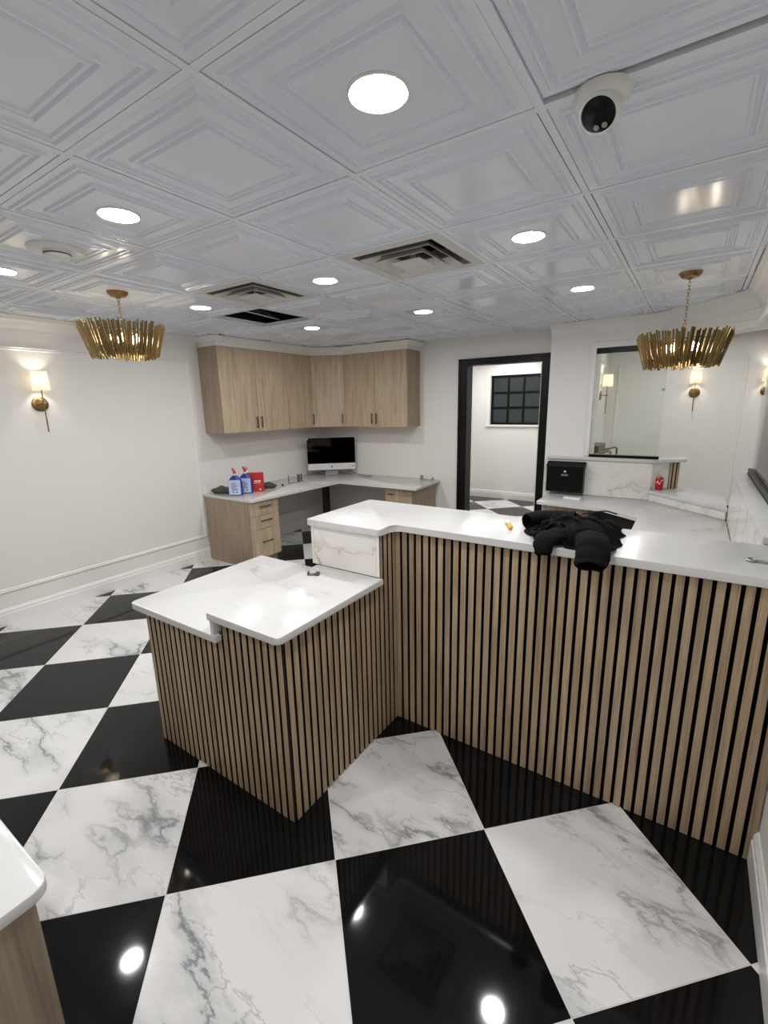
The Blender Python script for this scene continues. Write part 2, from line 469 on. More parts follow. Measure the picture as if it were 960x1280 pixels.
inst('ceiling_tile', ctile, ceiling, (xh-.30, yh_-.05, H+.17), (0, math.radians(28), math.radians(8)))
barx = nb(); box(barx, -.0115, .0115, YN, 7.4, 0, .03); barx = finish(barx, 'grid_bar'); barx.materials.append(gridp)
for a in range(-5, 5):
    inst('grid_bar', barx, ceiling, (CX+CS*a, 0, H-.0015))
bary = nb(); box(bary, XL, 2.4, -.0115, .0115, 0, .028); bary = finish(bary, 'grid_bar'); bary.materials.append(gridp)
for b in range(-4, 11):
    inst('grid_bar', bary, ceiling, (0, CY+CS*b, H-.001))
# hallway ceiling beyond the back wall is plain
bm = nb(); box(bm, -4.0, -1.2, CY+CS*8, 8.1, H+.045, H+.06); o = obj('hall_ceiling_board', bm, wallp, ceiling)
# galvanised duct seen through the opening
bm = nb(); box(bm, -3.75, -3.15, 2.68, 2.86, H+.16, H+.38)
obj('duct', bm, plenp, ceiling)

# ---- walls
bm = nb(); box(bm, XL-.12, XL, YN, 8.1, 0, H+.45)
wall_left = struct('wall_left', bm, wallp, 'long off-white wall with framed panel and crown moulding')
D0, D1, DZ = -2.30, -1.385, 2.135     # doorway opening incl. casing inner
bm = nb()
box(bm, XL, D0, YB, YB+.12, 0, H+.45)
box(bm, D1, -1.20, YB, YB+.12, 0, H+.45)
box(bm, D0, D1, YB, YB+.12, DZ, H+.45)
wall_back = struct('wall_back', bm, wallp, 'off-white wall holding the black framed doorway')
# pier and header around the glass
GX0 = -0.862
bm = nb()
box(bm, -1.29, GX0, YP, YP+.30, 0, H+.45)
struct('wall_pier', bm, wallp, 'off-white pier between the doorway and the glass panel')
HZ = 2.19
hd = [(GX0, YP), (-.33, YP), (.30, 4.37), (.30, 1.90), (.50, 1.90), (.50, 4.46), (-.25, YP+.2), (GX0, YP+.2)]
bm = nb(); prism(bm, hd, HZ, H+.45)
struct('wall_header', bm, wallp, 'white header running above the reception openings')
bm = nb(); box(bm, XR, XR+.12, YN, 1.895, 0, H+.45)
wall_right = struct('wall_right', bm, wallp, 'white wall at the right edge beside the bar front')
bm = nb(); box(bm, XL-.1, 3.3, YN-.12, YN, 0, H+.45)
struct('wall_behind', bm, wallp, 'plain wall behind the viewer')
# waiting room walls
bm = nb(); box(bm, -1.20, 3.3, 7.05, 7.15, 0, H+.45); struct('wall_waiting_far', bm, wallp, 'grey white far wall of the waiting room')
bm = nb(); box(bm, -1.20, -1.05, YP+.30, 7.05, 0, H+.45); struct('wall_waiting_left', bm, wallp, 'waiting room side wall seen through the glass')
bm = nb(); box(bm, 2.5, 2.62, YN, 7.05, 0, H+.45); struct('wall_waiting_right', bm, wallp, 'right wall of the waiting room')
# hallway
bm = nb()
HW = dict(x0=-3.07, x1=-2.19, z0=1.325, z1=2.165)
yh = 8.02
box(bm, -4.0, HW['x0'], yh, yh+.12, 0, H+.45); box(bm, HW['x1'], -1.2, yh, yh+.12, 0, H+.45)
box(bm, HW['x0'], HW['x1'], yh, yh+.12, 0, HW['z0']); box(bm, HW['x0'], HW['x1'], yh, yh+.12, HW['z1'], H+.45)
struct('wall_hall', bm, wallp, 'white hallway wall beyond the doorway')
bm = nb(); box(bm, -1.32, -1.20, YB+.12, yh, 0, H+.45); struct('wall_hall_right', bm, wallp, 'right side wall of the hallway')

# mouldings
CROWN = [(0, H-.125), (.012, H-.125), (.016, H-.10), (.05, H-.055), (.075, H-.04), (.085, H-.018), (.095, H-.016), (.095, H-.004), (0, H-.004)]
BASEB = [(0, 0), (.018, 0), (.018, .095), (.014, .10), (.014, .118), (.009, .128), (.004, .138), (0, .14)]
bm = nb(); sweep(bm, CROWN, (XL, YN), (XL, 3.19), (1, 0))
struct('trim_1', bm, trimp, 'white crown moulding along the left wall')
bm = nb(); sweep(bm, BASEB, (XL, YN), (XL, YB), (1, 0))
struct('baseboard_left', bm, trimp, 'white baseboard along the left wall')
bm = nb(); sweep(bm, BASEB, (XL, YB), (D0-.09, YB), (0, -1))
struct('baseboard_back', bm, trimp)
bm = nb(); sweep(bm, BASEB, (XR, YN), (XR, 1.895), (-1, 0))
struct('baseboard_right', bm, trimp, 'white baseboard at the right edge of the floor')
bm = nb(); sweep(bm, BASEB, (-4.0, yh), (-1.32, yh), (0, -1))
struct('baseboard_hall', bm, trimp)
def panel_frame(bm, axis, c, a0, a1, z0, z1, nrm, wd=.032, th=.014):
    """picture-frame moulding on a wall: axis 'y' -> wall at x=c"""
    def ring(ins, out):
        pts = [(a0+ins, z0+ins), (a1-ins, z0+ins), (a1-ins, z1-ins), (a0+ins, z1-ins)]
        return [bm.verts.new((c+nrm*out, p, z) if axis == 'y' else (p, c+nrm*out, z)) for p, z in pts]
    R = [ring(0, 0), ring(0.001, th*.6), ring(wd*.3, th), ring(wd*.5, th*.55), ring(wd*.75, th*.7), ring(wd, th*.25), ring(wd+.001, 0)]
    for p, q in zip(R, R[1:]):
        for k in range(4): bm.faces.new((p[k], p[(k+1) % 4], q[(k+1) % 4], q[k]))
bm = nb(); panel_frame(bm, 'y', XL, -.9, 3.085, .268, 2.212, 1)
struct('trim_2', bm, trimp, 'rectangular panel moulding on the left wall')
bm = nb(); box(bm, XL, XL+.012, 4.08, 4.115, .14, .73, .003)
struct('trim_3', bm, trimp)
# crown on the header and pier
bm = nb()
for p0, p1, n in (((-1.29, YP), (-.33, YP), (0, -1)), ((-.33, YP), (.30, 4.37), (-.707, -.707)), ((.30, 4.37), (.30, 1.90), (-1, 0))):
    if n[0] == -.707:
        p0 = (p0[0]-.0, p0[1]); 
    sweep(bm, CROWN, p0, p1, n)
struct('trim_4', bm, trimp, 'white crown moulding along the reception header')
bm = nb()
CAS = [(0, HZ-.0), (.014, HZ-.0), (.018, HZ+.02), (.012, HZ+.05), (.004, HZ+.06), (0, HZ+.06)]
for p0, p1, n in (((GX0-.05, YP), (-.33, YP), (0, -1)), ((-.33, YP), (.30, 4.37), (-.707, -.707)), ((.30, 4.37), (.30, 1.90), (-1, 0))):
    sweep(bm, CAS, p0, p1, n)
box(bm, GX0-.05, GX0+.002, YP-.016, YP+.002, 1.165, HZ+.06, .004)
box(bm, GX0-.05, GX0-.038, YP-.022, YP+.002, 1.165, HZ+.066, .003)
struct('trim_5', bm, trimp, 'white casing around the glass opening')
# waiting room panel mouldings
bm = nb(); panel_frame(bm, 'x', 7.05, -.93, .45, .30, 2.16, -1); panel_frame(bm, 'x', 7.05, .62, 2.3, .30, 2.16, -1)
panel_frame(bm, 'y', -1.05, 5.75, 6.92, .30, 2.16, 1)
struct('trim_6', bm, trimp, 'panel mouldings on the waiting room walls')
bm = nb(); sweep(bm, BASEB, (-1.05, 7.05), (2.5, 7.05), (0, -1)); struct('baseboard_waiting', bm, trimp)

# ---- doorway: black casing, white door leaf open into the hallway
door = bpy.data.objects.new('door_1', None); COL.objects.link(door); door['kind'] = 'structure'
door.location = (-1.84, YB, 0); WM[door] = Matrix.Translation((-1.84, YB, 0)); door['label'] = 'black framed doorway into the hallway'
def casing(x0, x1, z0, z1):
    b2 = nb(); box(b2, x0, x1, YB-.020, YB+.14, z0, z1, .003); return b2
o = obj('door_jamb', casing(-2.365, -2.265, 0, 2.135), blackp, door)
obj('door_jamb', casing(-1.415, -1.325, 0, 2.135), blackp, door)
obj('door_head', casing(-2.365, -1.325, 2.125, 2.19), blackp, door)
bm = nb(); box(bm, -2.375, -2.345, YB-.028, YB-.018, 0, 2.20, .002); box(bm, -1.345, -1.315, YB-.028, YB-.018, 0, 2.20, .002); box(bm, -2.375, -1.315, YB-.028, YB-.018, 2.172, 2.20, .002)
obj('casing_bead', bm, blackp, door)
lf = Matrix.Translation((-1.418, YB+.125, 0)) @ Matrix.Rotation(math.radians(14.8), 4, 'Z')
bm = nb(); box(bm, -.042, 0, 0.02, .86, .012, 2.115, .002, mat=lf)
leaf = obj('door_leaf', bm, trimp, door)
bm = nb(); box(bm, -.032, -.010, .8595, .8615, 1.05, 1.13, 0, mat=lf); box(bm, -.028, -.014, .86, .870, 1.078, 1.10, 0, mat=lf)
obj('latch', bm, blackp, leaf)
for z in (1.93, 1.12, .25):
    bm = nb(); box(bm, -1.4225, -1.4145, YB+.055, YB+.12, z, z+.10); tube(bm, [(-1.421, YB+.128, z), (-1.421, YB+.128, z+.10)], .006, 8)
    obj('hinge', bm, steel, door)
# ---- hallway window
win = bpy.data.objects.new('window_1', None); COL.objects.link(win); win['kind'] = 'structure'
win.location = (HW['x0'], yh, HW['z0']); WM[win] = Matrix.Translation(win.location); win['label'] = 'black gridded window in the hallway wall'
x0, x1, z0, z1 = HW['x0'], HW['x1'], HW['z0'], HW['z1']
bm = nb()
for a in (x0, x1-.035): box(bm, a, a+.035, yh+.045, yh+.085, z0, z1)
for a in (z0, z1-.035): box(bm, x0, x1, yh+.045, yh+.085, a, a+.035)
obj('window_frame', bm, blackp, win)
pw, ph = (x1-x0-.07), (z1-z0-.07)
for k in (1, 2):
    bm = nb(); c = x0+.035+pw*k/3; box(bm, c-.016, c+.016, yh+.048, yh+.08, z0+.03, z1-.03); obj('muntin', bm, blackp, win)
    bm = nb(); c = z0+.035+ph*k/3; box(bm, x0+.03, x1-.03, yh+.050, yh+.078, c-.016, c+.016); obj('muntin', bm, blackp, win)
pane = nb(); box(pane, -pw/6, pw/6, -.003, .003, -ph/6, ph/6); pane = finish(pane, 'pane'); pane.materials.append(darkgl)
for i in range(3):
    for k in range(3):
        inst('pane', pane, win, (.035+pw*(i+.5)/3, .068, .035+ph*(k+.5)/3))
bm = nb(); box(bm, x0-.07, x1+.07, yh-.03, yh+.05, z0-.035, z0, .004); box(bm, x0-.075, x0, yh-.012, yh, z0, z1+.01, .002)
obj('window_sill', bm, trimp, win)
# ---- crown boxing above the wall cabinets
UX, UY = -4.21, 4.87
fil = [(XL, 3.215), (UX, 3.215), (UX, 4.66), (-3.86, UY), (-2.90, UY), (-2.90, YB), (XL, YB)]
fil2 = [(XL, 3.155), (UX+.06, 3.155), (UX+.06, 4.63), (-3.835, UY-.06), (-2.84, UY-.06), (-2.84, YB), (XL, YB)]
bm = nb()
lo = [bm.verts.new((x, y, 2.34)) for x, y in fil]; mi = [bm.verts.new((x, y, 2.385)) for x, y in fil]; hi = [bm.verts.new((x, y, H-.012)) for x, y in fil2]
n = len(fil)
for A, B in ((lo, mi), (mi, hi)):
    for k in range(n): bm.faces.new((A[k], A[(k+1) % n], B[(k+1) % n], B[k]))
bm.faces.new(lo[::-1]); bm.faces.new(hi)
struct('trim_7', bm, trimp, 'white crown boxing above the oak wall cabinets')
# ================================================================== CEILING FITTINGS
def gxy(a, b): return CX+CS*a, CY+CS*b
def make_downlight():
    ring = nb(); lathe(ring, [(.070, .0), (.0725, -.0015), (.077, .001), (.078, .005), (.078, .012), (.070, .012), (.070, .0)], 28, cap=False)
    ring = finish(ring, 'ring', 40); ring.materials.append(whitepl)
    ln = nb(); lathe(ln, [(.0, -.001), (.035, -.0008), (.06, -.0002), (.0698, .0006)], 28, cap=False); ln = finish(ln, 'lens', 60); ln.materials.append(lens)
    return ring, ln
DL_RING, DL_LENS = make_downlight()
def downlight(a, b, label, z=None):
    x, y = gxy(a, b); z = H-.0085 if z is None else z
    t = thing('downlight', label, 'downlight', (x, y, z), 0, 'round recessed LED downlights')
    inst('ring', DL_RING, t); inst('lens', DL_LENS, t)
    return t
downlight(.5, .5, 'largest glowing round LED downlight, nearest the viewer at top centre')
downlight(-1.5, .5, 'round LED downlight between the alarm and the nearest coffered tiles at upper left')
downlight(-3.5, .5, 'round LED downlight at the left picture edge, cut by the frame')
downlight(.5, 2.5, 'round LED downlight right of the larger ceiling vent')
downlight(-1.5, 2.5, 'round LED downlight between the two ceiling vents')
downlight(-3.5, 2.5, 'round LED downlight left of the smaller vent, right of the left chandelier')
downlight(-3.5, 4.5, 'round LED downlight just beyond the open ceiling hole, above the wall cabinets')
downlight(-1.5, 4.5, 'round LED downlight in front of the doorway wall, middle of the far row')
downlight(.5, 4.5, 'round LED downlight nearest the right chandelier in the far row')
downlight(-1.5, -1.5, 'round LED downlight behind the viewer, outside the picture')
hx = lambda x, y: ((x-CX)/CS, (y-CY)/CS)
downlight(*hx(-2.6, 6.6), 'added unseen round LED downlight in the hallway ceiling beyond the doorway', H+.036)  # the four hallway lamps are out of view, added to brighten the hall
downlight(*hx(-2.0, 6.9), 'added unseen round LED downlight near the right wall of the hallway ceiling', H+.036)
downlight(*hx(-2.6, 7.5), 'added unseen round LED downlight close to the gridded hallway window', H+.036)
downlight(*hx(-3.1, 7.2), 'added unseen round LED downlight at the left of the hallway ceiling', H+.036)
downlight(*hx(1.1, 5.9), 'added unseen round LED downlight in the waiting room ceiling at the right')  # waiting room lamps out of view, added to lift its walls
downlight(*hx(-.1, 6.1), 'added unseen round LED downlight in the waiting room ceiling behind the glass panel')
downlight(*hx(-.75, -.12), 'round LED downlight behind the viewer at the right, outside the picture')
downlight(*hx(1.0, 3.4), 'added unseen round LED downlight over the waiting room side of the glass rail')  # one more unseen lamp added for waiting room brightness

def vent(a, b, label):
    x, y = gxy(a, b)
    t = thing('ceiling_vent', label, 'vent', (x, y, H), 0, 'square stepped ceiling vents')
    h = CS/2-.0125
    def cone(h0, z0, h1, z1, th=.004):
        b2 = nb()
        R = []
        for hh, zz in ((h0, z0), (h1, z1), (h1, z1-th), (h0, z0-th)):
            R.append([b2.verts.new(p) for p in ((-hh, -hh, zz), (hh, -hh, zz), (hh, hh, zz), (-hh, hh, zz))])
        for p, q in zip(R, R[1:]+R[:1]):
            for k in range(4): b2.faces.new((p[k], p[(k+1) % 4], q[(k+1) % 4], q[k]))
        return b2
    obj('face_plate', cone(h, .003, .232, .003), ventm, t, world=False)
    obj('outer_cone', cone(.232, .003, .222, .10), slotshade, t, world=False)
    for hh, zz in ((.203, -.009), (.143, -.015)):
        b2 = cone(hh, zz, hh-.045, zz+.042)
        obj('louvre', b2, ventm, t, world=False)
    b2 = nb(); box(b2, -.085, .085, -.085, .085, -.022, -.016, .002); box(b2, -.012, .012, -.012, .012, -.018, .14); obj('centre_plate', b2, ventm, t, world=False)
    b2 = nb(); box(b2, -.24, .24, -.24, .24, .13, .30); obj('plenum_box', b2, deckp, t, world=False)
    return t
vent(-.5, 2.5, 'larger square stepped ceiling vent with slot shade painted grey, near image centre')
vent(-2.5, 2.5, 'smaller looking stepped ceiling vent beside the open ceiling hole')

# fire alarm
x, y = gxy(-2.52, .55)
t = thing('fire_alarm', 'round white ceiling fire alarm with small dome left of the downlight', 'alarm', (x, y, H))
bm = nb(); lathe(bm, [(.0, .0), (.115, .0), (.118, -.006), (.108, -.018), (.085, -.024), (.0, -.026)][::-1], 32); obj('base_plate', bm, whitepl, t, world=False, smooth=40)
bm = nb(); lathe(bm, [(.0, -.058), (.03, -.056), (.05, -.046), (.054, -.036), (.054, -.022)], 26, c=(.02, -.008, 0)); obj('dome', bm, whitepl, t, world=False, smooth=40)
bm = nb(); torus(bm, .0545, .0025, (.02, -.008, -.034), seg=26); obj('slot_ring', bm, blackpl, t, world=False, smooth=60)
# the alarm hangs from the coffered centre: short stem up to the tile
bm = nb(); lathe(bm, [(.06, -.002), (.06, .004)], 20); obj('back_box', bm, whitepl, t, world=False, smooth=40)

# security camera
x, y = -.280, 1.432
t = thing('security_camera', 'white turret security camera with black face on the ceiling bar', 'camera', (x, y, H))
bm = nb(); lathe(bm, [(.0, -.030), (.05, -.030), (.062, -.022), (.068, -.004), (.068, .002)], 32); obj('mount_base', bm, whitepl, t, world=False, smooth=40)
dirv = Vector((-.10, -.62, -.78)).normalized()
rotm = dirv.to_track_quat('Z', 'Y').to_matrix().to_4x4()
bm = nb(); lathe(bm, [(.0, -.045), (.03, -.04), (.045, -.02), (.05, .0), (.048, .018), (.042, .026), (.040, .022), (.0, .022)], 30)
bm.transform(Matrix.Translation(Vector((0, -.012, -.040))) @ rotm); obj('ball_housing', bm, whitepl, t, world=False, smooth=40)
bm = nb(); lathe(bm, [(.0, .026), (.036, .025), (.040, .0225)], 28); bm.transform(Matrix.Translation(Vector((0, -.012, -.040))) @ rotm)
face = obj('face', bm, blackpl, t, world=False, smooth=50)
for dx in (-.010, .010):
    bm = nb(); lathe(bm, [(.0, .0275), (.006, .027), (.007, .0255)], 12, c=(dx, 0, 0)); 
    loc = rotm.inverted() @ Vector((0, 0, -1)); q = Vector((loc.x, loc.y, 0)).normalized()*.026
    side = Vector((-q.y, q.x, 0)).normalized()*dx
    bm.transform(Matrix.Translation(Vector((0, -.012, -.040))) @ rotm @ Matrix.Translation(Vector((q.x+side.x-dx, q.y+side.y, 0))))
    obj('infrared_led', bm, steel, face, world=False, smooth=50)
bm = nb(); lathe(bm, [(.0, -.0315), (.0035, -.0308)], 10, c=(-.02, .048, 0)); obj('screw_hole', bm, blackpl, t, world=False)

# ================================================================== CHANDELIERS
rodm = nb(); tube(rodm, [(0, 0, -.098), (0, 0, .098)], .0060, 6); rodm = finish(rodm, 'rod', 40); rodm.materials.append(brass)
rods = nb(); tube(rods, [(0, 0, -.035), (0, 0, .035)], .0048, 6); rods = finish(rods, 'short_rod', 40); rods.materials.append(brass)
bulb = nb(); lathe(bulb, [(.0, .0), (.007, .0), (.012, .018), (.013, .03), (.008, .046), (.0, .056)], 12); bulb = finish(bulb, 'bulb', 50); bulb.materials.append(bulbm)
def chandelier(x, y, ztop, label, seed):
    rnd = random.Random(seed)
    t = thing('chandelier', label, 'chandelier', (x, y, ztop-.2), 0, 'brass rod chandeliers')
    zt = H-.004-(ztop-.2)
    b2 = nb(); lathe(b2, [(.0, zt-.040), (.012, zt-.040), (.016, zt-.034), (.045, zt-.028), (.060, zt-.012), (.062, zt-.0)], 28); obj('canopy', b2, brassd, t, world=False, smooth=35)
    b2 = nb(); z = zt-.046; k = 0
    while z > .165:
        m = Matrix.Scale(.62, 4, (1, 0, 0)) if k % 2 else Matrix.Scale(.62, 4, (0, 1, 0))
        m = (Matrix.Rotation(PI/2, 4, 'X') @ Matrix.Scale(.6, 4, (1, 0, 0))) if k % 2 else (Matrix.Rotation(PI/2, 4, 'Y') @ Matrix.Scale(.6, 4, (0, 1, 0)))
        torus(b2, .0125, .0022, (0, 0, z), m, 12, 5); z -= .0195; k += 1
    obj('chain', b2, brassd, t, world=False, smooth=60)
    b2 = nb(); lathe(b2, [(.0, .165), (.010, .16), (.014, .14), (.010, .06), (.022, .05), (.024, .038), (.0, .03)], 16); obj('hub', b2, brassd, t, world=False, smooth=40)
    for zz, rr in ((.150, .232), (.045, .196)):
        b2 = nb(); torus(b2, rr, .004, (0, 0, zz), None, 48, 6); obj('ring', b2, brassd, t, world=False, smooth=60)
    for k in range(4):
        a = k*PI/2+.5; b2 = nb(); tube(b2, [(0, 0, .045), (.19*math.cos(a), .19*math.sin(a), .045)], .004, 6); obj('arm', b2, brassd, t, world=False, smooth=60)
    n = 104
    for k in range(n):
        a = 2*PI*k/n+rnd.uniform(-.012, .012)
        ct = .222+rnd.uniform(-.004, .004)
        o = inst('rod', rodm, t, (ct*math.cos(a), ct*math.sin(a), .102+rnd.uniform(-.014, .016)))
        tilt = math.atan2(.058, .196)+rnd.uniform(-.02, .02)
        o.rotation_euler = Vector((math.cos(a)*math.sin(tilt), math.sin(a)*math.sin(tilt), math.cos(tilt))).to_track_quat('Z', 'Y').to_euler()
    n = 60
    for k in range(n):
        a = 2*PI*(k+.5)/n; ct = .182
        o = inst('short_rod', rods, t, (ct*math.cos(a), ct*math.sin(a), .036+rnd.uniform(-.012, .012)))
        tilt = .3; o.rotation_euler = Vector((math.cos(a)*math.sin(tilt), math.sin(a)*math.sin(tilt), math.cos(tilt))).to_track_quat('Z', 'Y').to_euler()
    for k in range(5):
        a = 2*PI*k/5+.9+seed; r = .085
        b2 = nb(); lathe(b2, [(.009, .048), (.009, .092)], 10, c=(r*math.cos(a), r*math.sin(a), 0)); cs = obj('candle_sleeve', b2, brassd, t, world=False, smooth=40)
        inst('bulb', bulb, t, (r*math.cos(a), r*math.sin(a), .092))
    return t
x, y = gxy(-3.5, 1.5); chandelier(x, y, 2.238, 'brass rod chandelier hanging at the left near the panelled wall', 1)
x, y = gxy(1.5, 4.5); chandelier(x, y, 2.092, 'brass rod chandelier on longer chain hanging in front of the glass at the right', 2)

# ================================================================== SCONCES
sb = nb(); lathe(sb, [(.0, -.022), (.014, -.02), (.02, -.006), (.021, .006), (.014, .02), (.0, .022)], 12); sb = finish(sb, 'bulb', 50); sb.materials.append(sbulb)
def sconce(loc, rz, label):
    t = thing('wall_sconce', label, 'sconce', loc, rz, 'brass wall sconces with white drum shades')
    # local: wall plane is x=0, the room is +x, z=0 at the plate centre
    b2 = nb(); lathe(b2, [(.0, .016), (.03, .0155), (.052, .013), (.060, .007), (.061, .0)], 32, axis='X'); obj('back_plate', b2, brassd, t, world=False, smooth=35)
    b2 = nb(); tube(b2, [(.012, 0, 0), (.075, 0, 0)], .006, 10); lathe(b2, [(.0, .090), (.009, .088), (.011, .08), (.009, .068)], 14, axis='X'); obj('arm', b2, brassd, t, world=False, smooth=35)
    b2 = nb(); tube(b2, [(.075, 0, -.225), (.075, 0, .155)], .005, 10); obj('stem', b2, brassd, t, world=False, smooth=35)
    b2 = nb(); lathe(b2, [(.062, .108), (.0605, .108), (.0535, .255), (.055, .255), (.062, .108)], 32, c=(.078, 0, 0), cap=False); obj('shade', b2, shade, t, world=False, smooth=40)
    inst('bulb', sb, t, (.078, 0, .195))
    return t
sconce((XL, 1.673, 1.765), 0, 'lit wall sconce on the left panelled wall, brass disc and white drum shade')
sconce((-1.05, 6.56, 1.765), 0, 'lit wall sconce seen through the glass panel, edge on at its left')
sconce((-.05, 7.05, 1.775), -PI/2, 'lit wall sconce on the far waiting room wall under the right chandelier')
sconce((.650, 7.05, 1.775), -PI/2, 'wall sconce at the extreme right picture edge, almost cut off')

# ================================================================== RECEPTION BAR AND LOW COUNTER
PITCH_S, SW = .0404, .027
def slat_mesh(h, w_=SW, th=.011):
    b2 = nb(); box(b2, -w_/2, w_/2, 0, th, 0, h, .0008); me = finish(b2, 'slat'); me.materials.append(slatw); me.materials.append(slatside)
    for p in me.polygons:
        if abs(p.normal.x) > .8 and abs(p.center.y-th/2) < th*.3: p.material_index = 1
    return me
SM = {}
def slat(parent, x, y, rz, h, z=0.002):
    h = round(h, 3)
    if h not in SM: SM[h] = slat_mesh(h)
    inv = WM[parent].inverted() @ Vector((x, y, z))
    return inst('slat', SM[h], parent, inv, (0, 0, rz))
YF = 1.895
bar = thing('bar_counter', 'tall reception bar front with vertical oak slats on black backing', 'counter', (-.6, 1.95, 0))
bm = nb(); box(bm, -1.63, .352, YF+.011, 2.26, 0, 1.083); box(bm, -1.63, -1.222, 1.765, YF+.02, .838, 1.083)
obj('carcass', bm, felt, bar)
x = -1.1945
while x < .352:
    slat(bar, x, YF, 0, 1.081); x += PITCH_S
bm = nb(); box(bm, -1.632, -1.226, 1.748, 1.764, .871, 1.083, .002); obj('marble_panel', bm, quartz2, bar)
bm = nb(); box(bm, -1.2255, -1.2105, 1.749, 1.764, .871, 1.083, .001); obj('edge_strip', bm, trimp, bar)
bm = nb(); box(bm, -1.648, -1.633, 1.748, 2.26, .871, 1.083, .001); obj('end_panel', bm, quartz2, bar)
bar['label'] = 'tall reception bar front with vertical oak slats on black backing'
poly = [(-1.668, 1.738), (-1.200, 1.738), (-1.200, 1.868), (.358, 1.868), (.358, 2.322), (-1.668, 2.322)]
poly = rounded(poly, [.012, .018, .035, .0, .0, .012])
bm = nb(); prism(bm, poly, 1.0845, 1.118, .004)
tag(obj('bar_worktop', bm, quartz, smooth=40), 'white quartz top of the tall bar, notched at its left end', 'worktop')

low = thing('low_counter', 'lower stepped counter clad in oak slats at the left of the bar', 'counter', (-1.7, 1.4, 0))
YL, XLr = 1.088, -1.2105
bm = nb(); box(bm, -1.585, XLr-.011, YL+.011, 1.89, 0, .838); box(bm, -2.185, -1.585, YL+.011, 1.9, 0, .742)
obj('carcass', bm, felt, low)
x = XLr-.018
while x > -2.18:
    hgt = .838 if x > -1.585 else .742
    slat(low, x, YL, 0, hgt-.003); x -= PITCH_S
y = YL+.030
while y < 1.888:
        slat(low if y < 1.762 else bar, XLr, y, PI/2, .835 if y < 1.762 else 1.081); y += PITCH_S
bm = nb(); box(bm, -1.608, -1.586, 1.060, 1.60, .7745, .8395, .002); obj('riser', bm, quartz, low)
poly = rounded([(-1.612, 1.050), (-1.187, 1.050), (-1.187, 1.7475), (-1.612, 1.7475)], [.004, .02, .0, .0])
bm = nb(); prism(bm, poly, .840, .8705, .004)
tag(obj('raised_worktop', bm, quartz, smooth=40), 'raised white quartz slab in front of the marble block, with small brackets on it', 'worktop')
poly = rounded([(-2.235, 1.050), (-1.566, 1.050), (-1.566, 1.080), (-1.602, 1.080), (-1.602, 1.7475), (-1.652, 1.7475), (-1.652, 1.90), (-2.235, 1.90)], [.025, .004, 0, 0, 0, 0, 0, .0])
bm = nb(); prism(bm, poly, .743, .7735, .004)
tag(obj('lower_worktop', bm, quartz, smooth=40), 'lower white quartz slab at the far left end of the counter', 'worktop')

# ---- near desk at the bottom left corner
nd = thing('front_desk', 'corner of a wood sided desk at the bottom left edge', 'desk', (-1.3, .0, 0))
bm = nb(); box(bm, -1.9, -1.005, -.75, .203, 0, .735, .002); obj('side_panel', bm, wood('desk_oak_dark', (118, 102, 88), (140, 124, 108), (156, 140, 124), .5, axis='Z', sc=.5), nd)
poly = rounded([(-1.93, -.78), (-.998, -.78), (-.998, .231), (-1.93, .231)], [.0, .0, .03, .0])
bm = nb(); prism(bm, poly, .7355, .762, .004); tag(obj('front_desk_worktop', bm, quartz, smooth=40), 'rounded corner of a white worktop at the bottom left edge', 'worktop')

# ================================================================== L DESK IN THE CORNER
DT = .765
poly = rounded([(XL+.002, 3.095), (-3.745, 3.095), (-3.70, 4.50), (-2.575, 4.50), (-2.615, YB-.002), (XL+.002, YB-.002)], [0, .012, .02, .012, 0, 0])
bm = nb(); prism(bm, poly, DT-.028, DT, .003)
tag(obj('corner_desk_worktop', bm, deskq, smooth=40), 'pale grey L shaped desk top in the far left corner', 'worktop')
def pull(parent, a, b, out, r=.005):
    """bar handle between points a and b, standing off along out"""
    a, b, out = Vector(a), Vector(b), Vector(out); b2 = nb()
    d = (b-a).normalized(); side = d.cross(out.normalized())
    def bx(p, q, wd):
        m = Matrix((d, side, out.normalized())).transposed().to_4x4(); m.translation = p
        ln_ = (q-p).dot(d)
        box(b2, 0, ln_, -wd, wd, -.004, .004, .001, mat=m)
    bx(a+out*.026, b+out*.026, .005)
    for p in (a+d*.012, b-d*.018):
        m = Matrix((d, side, out.normalized())).transposed().to_4x4(); m.translation = p
        box(b2, 0, .006, -.003, .003, 0, .024, 0, mat=m)
    return obj('handle', b2, bronze, parent)
ped = thing('drawer_pedestal', 'oak three drawer pedestal under the left end of the corner desk', 'cabinet', (-4.15, 3.3, 0))
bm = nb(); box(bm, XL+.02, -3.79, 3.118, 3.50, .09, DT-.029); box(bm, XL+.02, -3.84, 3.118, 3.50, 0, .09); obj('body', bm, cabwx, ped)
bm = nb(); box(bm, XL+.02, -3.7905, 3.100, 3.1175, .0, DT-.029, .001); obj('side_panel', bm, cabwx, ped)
for z0, z1 in ((.572, .732), (.425, .569), (.105, .422)):
    bm = nb(); box(bm, -3.789, -3.770, 3.103, 3.498, z0, z1, .0015); d = obj('drawer', bm, cabw, ped)
    zc = (z0+z1)/2+.02; pull(d, (-3.770, 3.225, zc), (-3.770, 3.375, zc), (1, 0, 0))
ped2 = thing('drawer_pedestal', 'oak drawer pedestal under the right end of the corner desk', 'cabinet', (-2.85, 4.85, 0))
bm = nb(); box(bm, -3.04, -2.665, 4.575, YB-.03, .09, DT-.029); box(bm, -3.04, -2.665, 4.62, YB-.03, 0, .09); obj('body', bm, cabwx, ped2)
for z0, z1 in ((.572, .732), (.425, .569), (.105, .422)):
    bm = nb(); box(bm, -3.038, -2.845, 4.556, 4.574, z0, z1, .0015); d = obj('drawer', bm, cabw, ped2)
    zc = (z0+z1)/2+.01; pull(d, (-2.99, 4.556, zc), (-2.90, 4.556, zc), (0, -1, 0))
